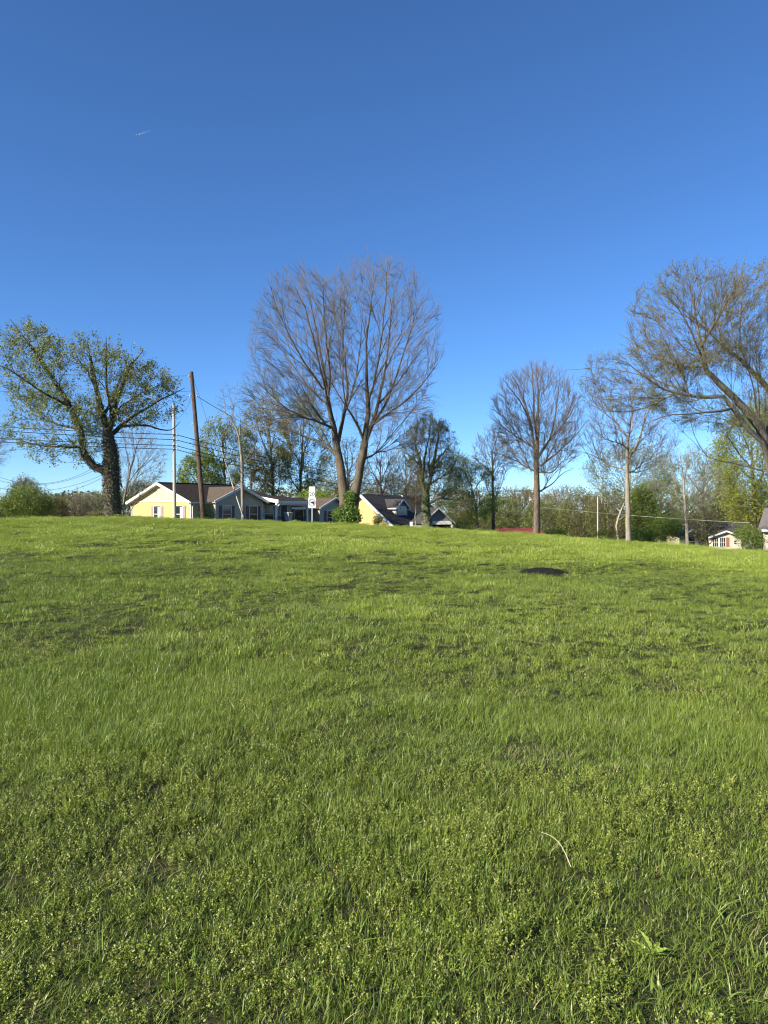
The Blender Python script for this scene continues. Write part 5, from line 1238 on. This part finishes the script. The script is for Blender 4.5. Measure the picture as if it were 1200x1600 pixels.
def cream_house():
    Y0 = 104.0; c = P(1134, 800, Y0); zb = (EYE - 63 / F * Y0)
    r = empty('cream_house', (c.x, Y0, zb), R(-8)); tag(r, 'small sunlit cream house with a low gable and paned front windows', 'house')
    k = Y0 / F; ez = 25 * k; rz = 34 * k; w = 2.0; d = 7
    poly_wall('front_wall', SIDE_PALE, r, [(-w, 0, -0.6), (w, 0, -0.6), (w, 0, ez), (0, 0, rz - 0.1), (-w, 0, ez)], (0, 0.15, 0))
    for s in (-1, 1):
        MB().slab([(0, -0.35, rz), (s * (w + 0.35), -0.35, ez - 0.12), (s * (w + 0.35), d, ez - 0.12), (0, d, rz)][::s], 0.1).build('roof', SHINGLE_G, r)
        MB().bar((s * (w + 0.35), -0.38, ez - 0.2), (0, -0.38, rz - 0.08), 0.06, 0.2).build('rake_board', W_TRIM, r)
        MB().box(s * w - 0.07, s * w + 0.07, 0.15, d, -0.6, ez - 0.1).build('side_wall', SIDE_PALE, r)
    for x in (-1.7, -0.75): window(r, 'y', x, 0.75, 0.7, 1.25, 0.0, None, mullions=3)
    MB().box(0.08, 0.42, -0.05, -0.003, 0.75, 2.0).build('shutter', DOOR_RED, r)
    window(r, 'y', 1.05, 1.1, 0.35, 0.5, 0.0, None)
    for i in range(9): MB().box(0.5 + i * 0.2, 0.54 + i * 0.2, -1.0, -0.96, -0.3, 0.62).build('rail_post', W_TRIM, r)
    MB().box(0.45, 2.2, -1.02, -0.94, 0.62, 0.68).build('porch_rail', W_TRIM, r)
    MB().box(-0.4, 2.3, -1.1, -0.01, -0.7, -0.25).build('porch_floor', CONC, r)
    # longer body behind, and the left wing in tree shade
    poly_wall('wing_front_wall', SIDE_PALE, r, [(-5.6, 1.6, -0.6), (-2.08, 1.6, -0.6), (-2.08, 1.6, ez - 0.1), (-5.6, 1.6, ez - 0.1)], (0, 0.15, 0))
    MB().slab([(-6.0, 1.1, ez - 0.15), (4.5, 1.1, ez - 0.15), (4.1, 5.5, ez + 1.9), (-5.4, 5.5, ez + 1.9)], 0.1).build('main_roof', SHINGLE_G, r)
    MB().slab([(-5.4, 5.5, ez + 1.9), (4.1, 5.5, ez + 1.9), (4.5, 10, ez - 0.15), (-6.0, 10, ez - 0.15)], 0.1).build('main_roof', SHINGLE_G, r)
    MB().box(-5.6, 4.2, 9.4, 9.6, -0.6, ez).build('rear_wall', SIDE_PALE, r)
    MB().box(2.1, 4.2, 1.6, 1.75, -0.6, ez - 0.1).build('wing_front_wall', SIDE_PALE, r)
    window(r, 'y', -4.6, 0.8, 1.0, 1.2, 1.6, None)
    MB().box(-3.1, -2.2, 1.54, 1.598, -0.3, 1.85).build('door', DOOR, r)
cream_house()

def grey_roof_house():
    Y0 = 74.0; c = P(1184, 800, Y0); zb = Tz(c.x, Y0)
    r = empty('grey_roof_house', (c.x, Y0, zb), R(-32)); tag(r, 'house with a steep grey shingle roof cut off by the right edge', 'house')
    k = Y0 / F; ez = (EYE - 27 * k) - zb; rz = (EYE + 6 * k) - zb
    MB().slab([(0, 0, ez), (9, 0, ez), (9, 3.2, rz), (0.25, 3.2, rz)], 0.12).build('roof', mat_surface('shingle_weathered', (0.12, 0.105, 0.10), (0.17, 0.155, 0.145), 2.5, 0.95, 0.5, 22, spec=0.1), r)
    MB().slab([(0.25, 3.2, rz), (9, 3.2, rz), (9, 6.4, ez), (0, 6.4, ez)], 0.12).build('roof', MATS['shingle_weathered'], r)
    MB().box(0.3, 9, -0.12, 0.0, ez - 0.22, ez - 0.02).build('gutter', W_TRIM, r)
    poly_wall('gable_wall', SIDE_PALE, r, [(0.45, 0.4, -0.6), (0.45, 6.0, -0.6), (0.45, 6.0, ez - 0.1), (0.45, 3.2, rz - 0.25), (0.45, 0.4, ez - 0.1)], (0.15, 0, 0))
    MB().box(0.6, 8.6, 0.4, 0.55, -0.6, ez - 0.1).build('front_wall', SIDE_PALE, r)
    window(r, 'y', 2.0, 0.8, 1.2, 1.3, 0.4, None)
grey_roof_house()

# ------------------------------------------------------------------ poles, wires, signs
POLE_PALE = mat_bark('pole_pale', (0.40, 0.36, 0.30), (0.52, 0.48, 0.41))
POLE_DARK = mat_bark('pole_dark', (0.075, 0.05, 0.035), (0.15, 0.105, 0.075))
WIREM = mat_surface('wire_black', (0.02, 0.02, 0.02), (0.035, 0.035, 0.035), 5, 0.6, 0)
WIREY = mat_surface('wire_pale', (0.42, 0.38, 0.26), (0.5, 0.46, 0.33), 5, 0.6, 0)
PORC = mat_surface('porcelain', (0.55, 0.53, 0.5), (0.65, 0.63, 0.6), 5, 0.25, 0)

def pole(name, label, base_px, top, Y, r0, r1, mat, dY=0.0, bolts=()):
    b = P(base_px, 800, Y); zb = Tz(b.x, Y)
    t = P(top[0], top[1], Y + dY)
    root = empty(name, (b.x, Y, zb)); tag(root, label, 'pole')
    n = 9; d = Vector((t.x - b.x, dY, t.z - zb))
    pts = [d * (i / n) for i in range(n + 1)]; pts[0] = Vector((0, 0, -0.5))
    MB().tube(pts, [r0 + (r1 - r0) * i / n for i in range(n + 1)], 14).build('shaft', mat, root, smooth=False)
    for f, sx in bolts:
        p = d * f
        m = MB().tube([p + Vector((sx * r1 * 0.8, 0, 0)), p + Vector((sx * (r1 + 0.12), -0.02, 0))], 0.018, 6); m.build('bracket', IRON, root)
        m = MB().tube([p + Vector((sx * (r1 + 0.1), -0.02, -0.05)), p + Vector((sx * (r1 + 0.1), -0.02, 0.02)), p + Vector((sx * (r1 + 0.1), -0.02, 0.09))], [0.05, 0.06, 0.025], 10); m.build('insulator', PORC, root)
    return root, d
pole('utility_pole', 'pale weathered straight pole in front of the yellow gable', 273, (271.5, 630), 58.0, 0.135, 0.10, POLE_PALE, bolts=[(0.73, 1), (0.69, 1), (0.645, 1), (0.61, 1)])
pole('utility_pole', 'dark brown utility pole leaning left in front of the ranch house', 319, (299, 581), 61.0, 0.21, 0.15, POLE_DARK, bolts=[(0.97, -1), (0.84, 1), (0.845, -1), (0.66, -1)])
pole('utility_pole', 'thin pale pole among the thicket at right', 934, (934, 776), 76, 0.085, 0.06, POLE_PALE)
fp, fd = pole('utility_pole', 'far pole with a white transformer behind the round bare trunk', 833, (833, 762), 128, 0.15, 0.12, POLE_PALE)
tz = EYE + (800 - 776) / F * 128 - fp.location.z
MB().tube([(-0.42, 0, tz - 0.7), (-0.42, 0, tz - 0.62), (-0.42, 0, tz + 0.55), (-0.42, 0, tz + 0.62)], [0.22, 0.28, 0.28, 0.2], 14).build('transformer', W_TRIM, fp)

def wire(label, a, b, sag, r=0.018, mat=None, name='overhead_wire', group='overhead wires crossing behind the crest'):
    a, b = Vector(a), Vector(b); n = 28
    mid = (a + b) / 2
    pts = [a + (b - a) * (i / n) - Vector((0, 0, sag * 4 * (i / n) * (1 - i / n))) - mid for i in range(n + 1)]
    o = MB().tube(pts, r, 5).build(name, mat or WIREM, None, mid)
    tag(o, label, 'wire', group); return o
pl = [(662, 679), (667, 687), (681, 696), (686, 702)]
nm = ['topmost', 'second', 'third', 'lowest']
for i, (ya, yb) in enumerate(pl):
    wire('%s of the four parallel black wires running left from the pale pole' % nm[i], P(-160, ya - 6, 52), P(274, yb, 57.9), 0.12, 0.027)
    wire('%s of the four parallel black wires running right from the pale pole behind the maple' % nm[i], P(274, yb, 58.1), P(833, [766, 770, 778, 782][i], 128), 1.7 + 0.1 * i, 0.027)
wire('thin wire from the top of the leaning pole off to the left', P(299, 587, 61), P(-140, 560, 56), 0.5, 0.012)
wire('thin wire from the shoulder of the leaning pole off to the left', P(300, 611, 61), P(-140, 604, 58), 0.3, 0.012)
wire('thick service wire from the leaning pole down right to the snag tree', P(303, 616, 61), P(470, 700, 76), 0.35, 0.022)
wire('thin wire dropping steeply right from the top of the leaning pole', P(302, 590, 61), P(334, 690, 70), 0.0, 0.010)
wire('slack loop of thin wire left of the leaning pole', P(299, 620, 60.9), P(278, 652, 58.2), 0.35, 0.010)
for i, (ax, ay, bx, by, sg) in enumerate([(-60, 715, 170, 715, 3.0), (-60, 728, 170, 722, 2.4), (-40, 752, 168, 738, 1.6), (-40, 768, 168, 742, 1.6)]):
    wire('%s of the thin sagging wires left of the ivy covered trunk' % nm[i], P(ax, ay, 84), P(bx, by, 92), sg, 0.018)
wire('pale sunlit cable strung low across the right hand trees', P(838, 792, 64), P(1172, 817, 60), 0.12, 0.022, WIREY)
# guy wire with its pale guard by the snag
g = empty('guy_wire', P(380, 808, 61.6)); tag(g, 'slanting pale guy wire guard against the snag trunk', 'guy wire')
a = P(380, 808, 61.6) - g.location; b = P(362, 754, 63.0) - g.location; c = P(345, 700, 64.4) - g.location
MB().tube([a, b], 0.045, 8).build('guard', POLE_PALE, g); MB().tube([b, c], 0.012, 6).build('strand', GALV, g)

def text_mesh(s, size):
    cu = bpy.data.curves.new('lettering', 'FONT'); cu.body = s; cu.size = size; cu.align_x = 'CENTER'; cu.align_y = 'CENTER'; cu.extrude = 0.001
    o = bpy.data.objects.new('lettering', cu); sc.collection.objects.link(o)
    bpy.context.view_layer.update()
    me = bpy.data.meshes.new_from_object(o.evaluated_get(bpy.context.evaluated_depsgraph_get()))
    bpy.data.objects.remove(o); return me

SIGN_W = mat_surface('sign_white', (0.72, 0.72, 0.68), (0.78, 0.78, 0.74), 6, 0.4, 0.02)
SIGN_K = mat_surface('sign_black', (0.015, 0.015, 0.015), (0.025, 0.025, 0.025), 6, 0.5, 0.02)
SIGN_F = mat_surface('sign_faded', (0.42, 0.41, 0.38), (0.5, 0.49, 0.46), 6, 0.5, 0.02)
SIGN_R = mat_surface('sign_ring', (0.10, 0.085, 0.085), (0.13, 0.10, 0.10), 6, 0.5, 0.02)
def rounded(w, h, r, n=4):
    pts = []
    for cx, cy, a0 in ((w / 2 - r, h / 2 - r, 0), (-w / 2 + r, h / 2 - r, 90), (-w / 2 + r, -h / 2 + r, 180), (w / 2 - r, -h / 2 + r, 270)):
        for i in range(n + 1):
            a = R(a0 + 90 * i / n); pts.append((cx + r * math.cos(a), cy + r * math.sin(a)))
    return pts
def plate(name, pts, y, z, th, mat, root):
    n = len(pts); vs = [(p[0], y, z + p[1]) for p in pts] + [(p[0], y + th, z + p[1]) for p in pts]
    fs = [tuple(range(n)), tuple(range(2 * n - 1, n - 1, -1))] + [(i, i + n, (i + 1) % n + n, (i + 1) % n) for i in range(n)]
    return MB().add(vs, fs).build(name, mat, root)
def speed_sign():
    Y0 = 48.6; c = P(487.5, 800, Y0); zb = Tz(c.x, Y0); k = Y0 / F
    r = empty('speed_sign', (c.x, Y0, zb), R(-6)); tag(r, 'white speed limit 20 sign above a prohibition sign on a metal post', 'sign')
    zt = lambda py: EYE + (800 - py) * k - zb
    MB().box(-0.035, 0.035, 0.004, 0.04, -0.4, zt(761)).build('post', GALV, r)
    u = plate('upper_plate', rounded(9.6 * k, 16.4 * k, 0.04), -0.006, zt(768.5), 0.006, SIGN_W, r)
    l = plate('lower_plate', rounded(11.6 * k, 16.4 * k, 0.04), -0.006, zt(785.4), 0.006, SIGN_W, r)
    for s, z, size, m, nmx in (('SPEED', zt(763), 0.11, SIGN_F, 'lettering'), ('LIMIT', zt(766), 0.11, SIGN_F, 'lettering'), ('20', zt(772.3), 0.36, SIGN_K, 'number')):
        o = obj(nmx, text_mesh(s, size), m, u); o.location = (0, -0.010, z); o.rotation_euler = (R(90), 0, 0)
    ring = MB(); n = 32; R0, R1 = 0.215, 0.175; zc = zt(785.4)
    vs = []; fs = []
    for i in range(n):
        a = 2 * math.pi * i / n
        for rr in (R0, R1): vs.append((rr * math.cos(a), -0.011, zc + rr * math.sin(a) * 1.12))
    for i in range(n): j = (i + 1) % n; fs.append((2 * i, 2 * i + 1, 2 * j + 1, 2 * j))
    ring.add(vs, fs)
    ring.add([(-0.15, -0.0115, zc + 0.14), (-0.12, -0.0115, zc + 0.17), (0.15, -0.0115, zc - 0.14), (0.12, -0.0115, zc - 0.17)], [(0, 1, 2, 3)])
    ring.build('prohibition_ring', SIGN_R, l)
    tr = MB()
    tr.add([(-0.15, -0.0125, zc - 0.035), (-0.10, -0.0125, zc + 0.015), (0.0, -0.0125, zc + 0.05), (0.02, -0.0125, zc + 0.085), (0.135, -0.0125, zc + 0.085), (0.15, -0.0125, zc - 0.05), (0.09, -0.0125, zc - 0.10), (0.03, -0.0125, zc - 0.05)], [tuple(range(7, -1, -1))])
    tr.build('vehicle_symbol', SIGN_K, l)
speed_sign()
def small_sign():
    Y0 = 86.0; c = P(642.5, 800, Y0); zb = Tz(c.x, Y0); k = Y0 / F
    r = empty('small_sign', (c.x, Y0, zb)); tag(r, 'small blank white sign on a short post left of the mossy trunk', 'sign')
    zt = lambda py: EYE + (800 - py) * k - zb
    MB().box(-0.04, 0.04, 0.002, 0.06, -0.3, zt(816)).build('post', GALV, r)
    plate('panel', rounded(4.6 * k, 7.4 * k, 0.03), -0.01, zt(819), 0.01, SIGN_W, r)
small_sign()

# ------------------------------------------------------------------ small things
def dark_oval():  # low near-black oval mound standing slightly above the lawn
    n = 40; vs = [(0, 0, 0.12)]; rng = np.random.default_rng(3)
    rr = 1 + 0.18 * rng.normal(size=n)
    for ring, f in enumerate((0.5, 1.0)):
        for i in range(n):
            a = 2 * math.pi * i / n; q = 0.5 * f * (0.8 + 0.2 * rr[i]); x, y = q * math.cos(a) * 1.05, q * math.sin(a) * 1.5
            z = Tz(DARK_OVAL.x + x, DARK_OVAL.y + y) - DARK_OVAL.z
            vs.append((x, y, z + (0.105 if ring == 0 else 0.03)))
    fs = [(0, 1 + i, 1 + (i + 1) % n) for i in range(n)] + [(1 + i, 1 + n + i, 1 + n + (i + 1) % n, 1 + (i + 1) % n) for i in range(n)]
    o = MB().add(vs, fs).build('dark_patch', mat_surface('mound_dark', (0.012, 0.012, 0.010), (0.028, 0.026, 0.018), 9, 0.95, 0.8, 40, spec=0.05), None, DARK_OVAL)
    tag(o, 'low dark oval mound in the lawn below the round bare tree', 'soil patch', kind='structure')
dark_oval()
def straw():
    a, b = G(846, 1332), G(892, 1386)
    base = b.copy(); m = MB()
    pts = []
    for i in range(9):
        t = i / 8; p = b.lerp(a, t); p.z += 0.075 + 0.03 * math.sin(t * 3.0) - base.z * 0; p.x += 0.012 * math.sin(t * math.pi)
        pts.append(p - base)
    m.tube(pts, [0.0019 - 0.001 * i / 8 for i in range(9)], 6)
    o = m.build('straw_stalk', mat_surface('straw_pale', (0.50, 0.43, 0.26), (0.58, 0.50, 0.33), 20, 0.6, 0.1), None, base)
    tag(o, 'single pale dry stalk arching over the foreground grass', 'stalk')
straw()
def broad_weed():
    g0 = G(1020, 1500); r = empty('dandelion_plant', g0); tag(r, 'broad toothed leafed weed rosette in the foreground grass at right', 'plant')
    lm = mat_leaf('leaf_dandelion', (0.27, 0.35, 0.06), (0.34, 0.42, 0.09), 0.3)
    rng = random.Random(4)
    for i in range(7):
        az = i * 0.9 + rng.uniform(-0.2, 0.2); L = rng.uniform(0.05, 0.09); el = rng.uniform(0.35, 1.2)
        vs = []; fs = []
        n = 9
        for j in range(n + 1):
            t = j / n; w = 0.012 * math.sin(math.pi * min(1, t * 0.9 + 0.12)) * (1.25 if j % 2 else 0.7) * (1 - 0.4 * abs(t - 0.65))
            rr = L * t * math.cos(el * (1 - 0.5 * t)); z = L * t * math.sin(el * (1 - 0.35 * t)) + 0.01
            for s in (-1, 0, 1):
                vs.append((rr * math.cos(az) - s * w * math.sin(az), rr * math.sin(az) + s * w * math.cos(az), z + (0.006 if s else 0)))
        for j in range(n):
            for s in (0, 1): q = 3 * j + s; fs.append((q, q + 1, q + 4, q + 3))
        MB().add(vs, fs).build('leaf', lm, r)
broad_weed()
def airliner():
    c = P(215, 211, 9000); r = empty('airliner', c, R(64)); tag(r, 'tiny bright airliner high in the blue sky at left', 'airplane')
    r.rotation_euler = (0, 0, math.atan2(-0.3, -1.0))
    wm = mat_surface('aircraft_white', (0.8, 0.8, 0.8), (0.84, 0.84, 0.84), 1, 0.35, 0)
    MB().tube([(20, 0, 0), (17, 0, 0), (-12, 0, 0), (-20, 0, 1)], [0.4, 2, 2, 0.4], 12).build('fuselage', wm, r)
    for s in (-1, 1):
        MB().slab([(4, s * 1.8, -0.5), (-2, s * 17, 0.6), (-4, s * 17, 0.6), (-3, s * 1.8, -0.5)][::s], 0.4).build('wing', wm, r)
        MB().slab([(-15, s * 0.6, 0.8), (-18, s * 6, 1), (-19.5, s * 6, 1), (-19, s * 0.6, 0.8)][::s], 0.3).build('tailplane', wm, r)
    MB().add([(-14, 0.2, 1.5), (-18, 0.2, 7), (-20, 0.2, 7), (-19.5, 0.2, 1.2), (-14, -0.2, 1.5), (-18, -0.2, 7), (-20, -0.2, 7), (-19.5, -0.2, 1.2)], [(0,1,2,3),(7,6,5,4),(0,4,5,1),(1,5,6,2),(2,6,7,3),(3,7,4,0)]).build('tail_fin', wm, r)
    # its short vapour trail, thinning out behind
    a, b = P(217, 210, 9000), P(236, 203.5, 9060); m, nt, out = new_mat('vapour')
    vo = node(nt, 'ShaderNodeVolumePrincipled'); vo.inputs['Density'].default_value = 0.012; vo.inputs['Color'].default_value = (1, 1, 1, 1)
    nt.links.new(vo.outputs[0], out.inputs['Volume'])
    n = 8; o = MB().tube([(b - a) * (i / n) for i in range(n + 1)], [3 + 6 * math.sin(math.pi * min(1, i / n + 0.15)) * (1 - i / n) + 1 for i in range(n + 1)], 8).build('vapour_trail', m, None, a)
    tag(o, 'short faint white vapour trail behind the tiny airliner', 'vapour trail')
airliner()
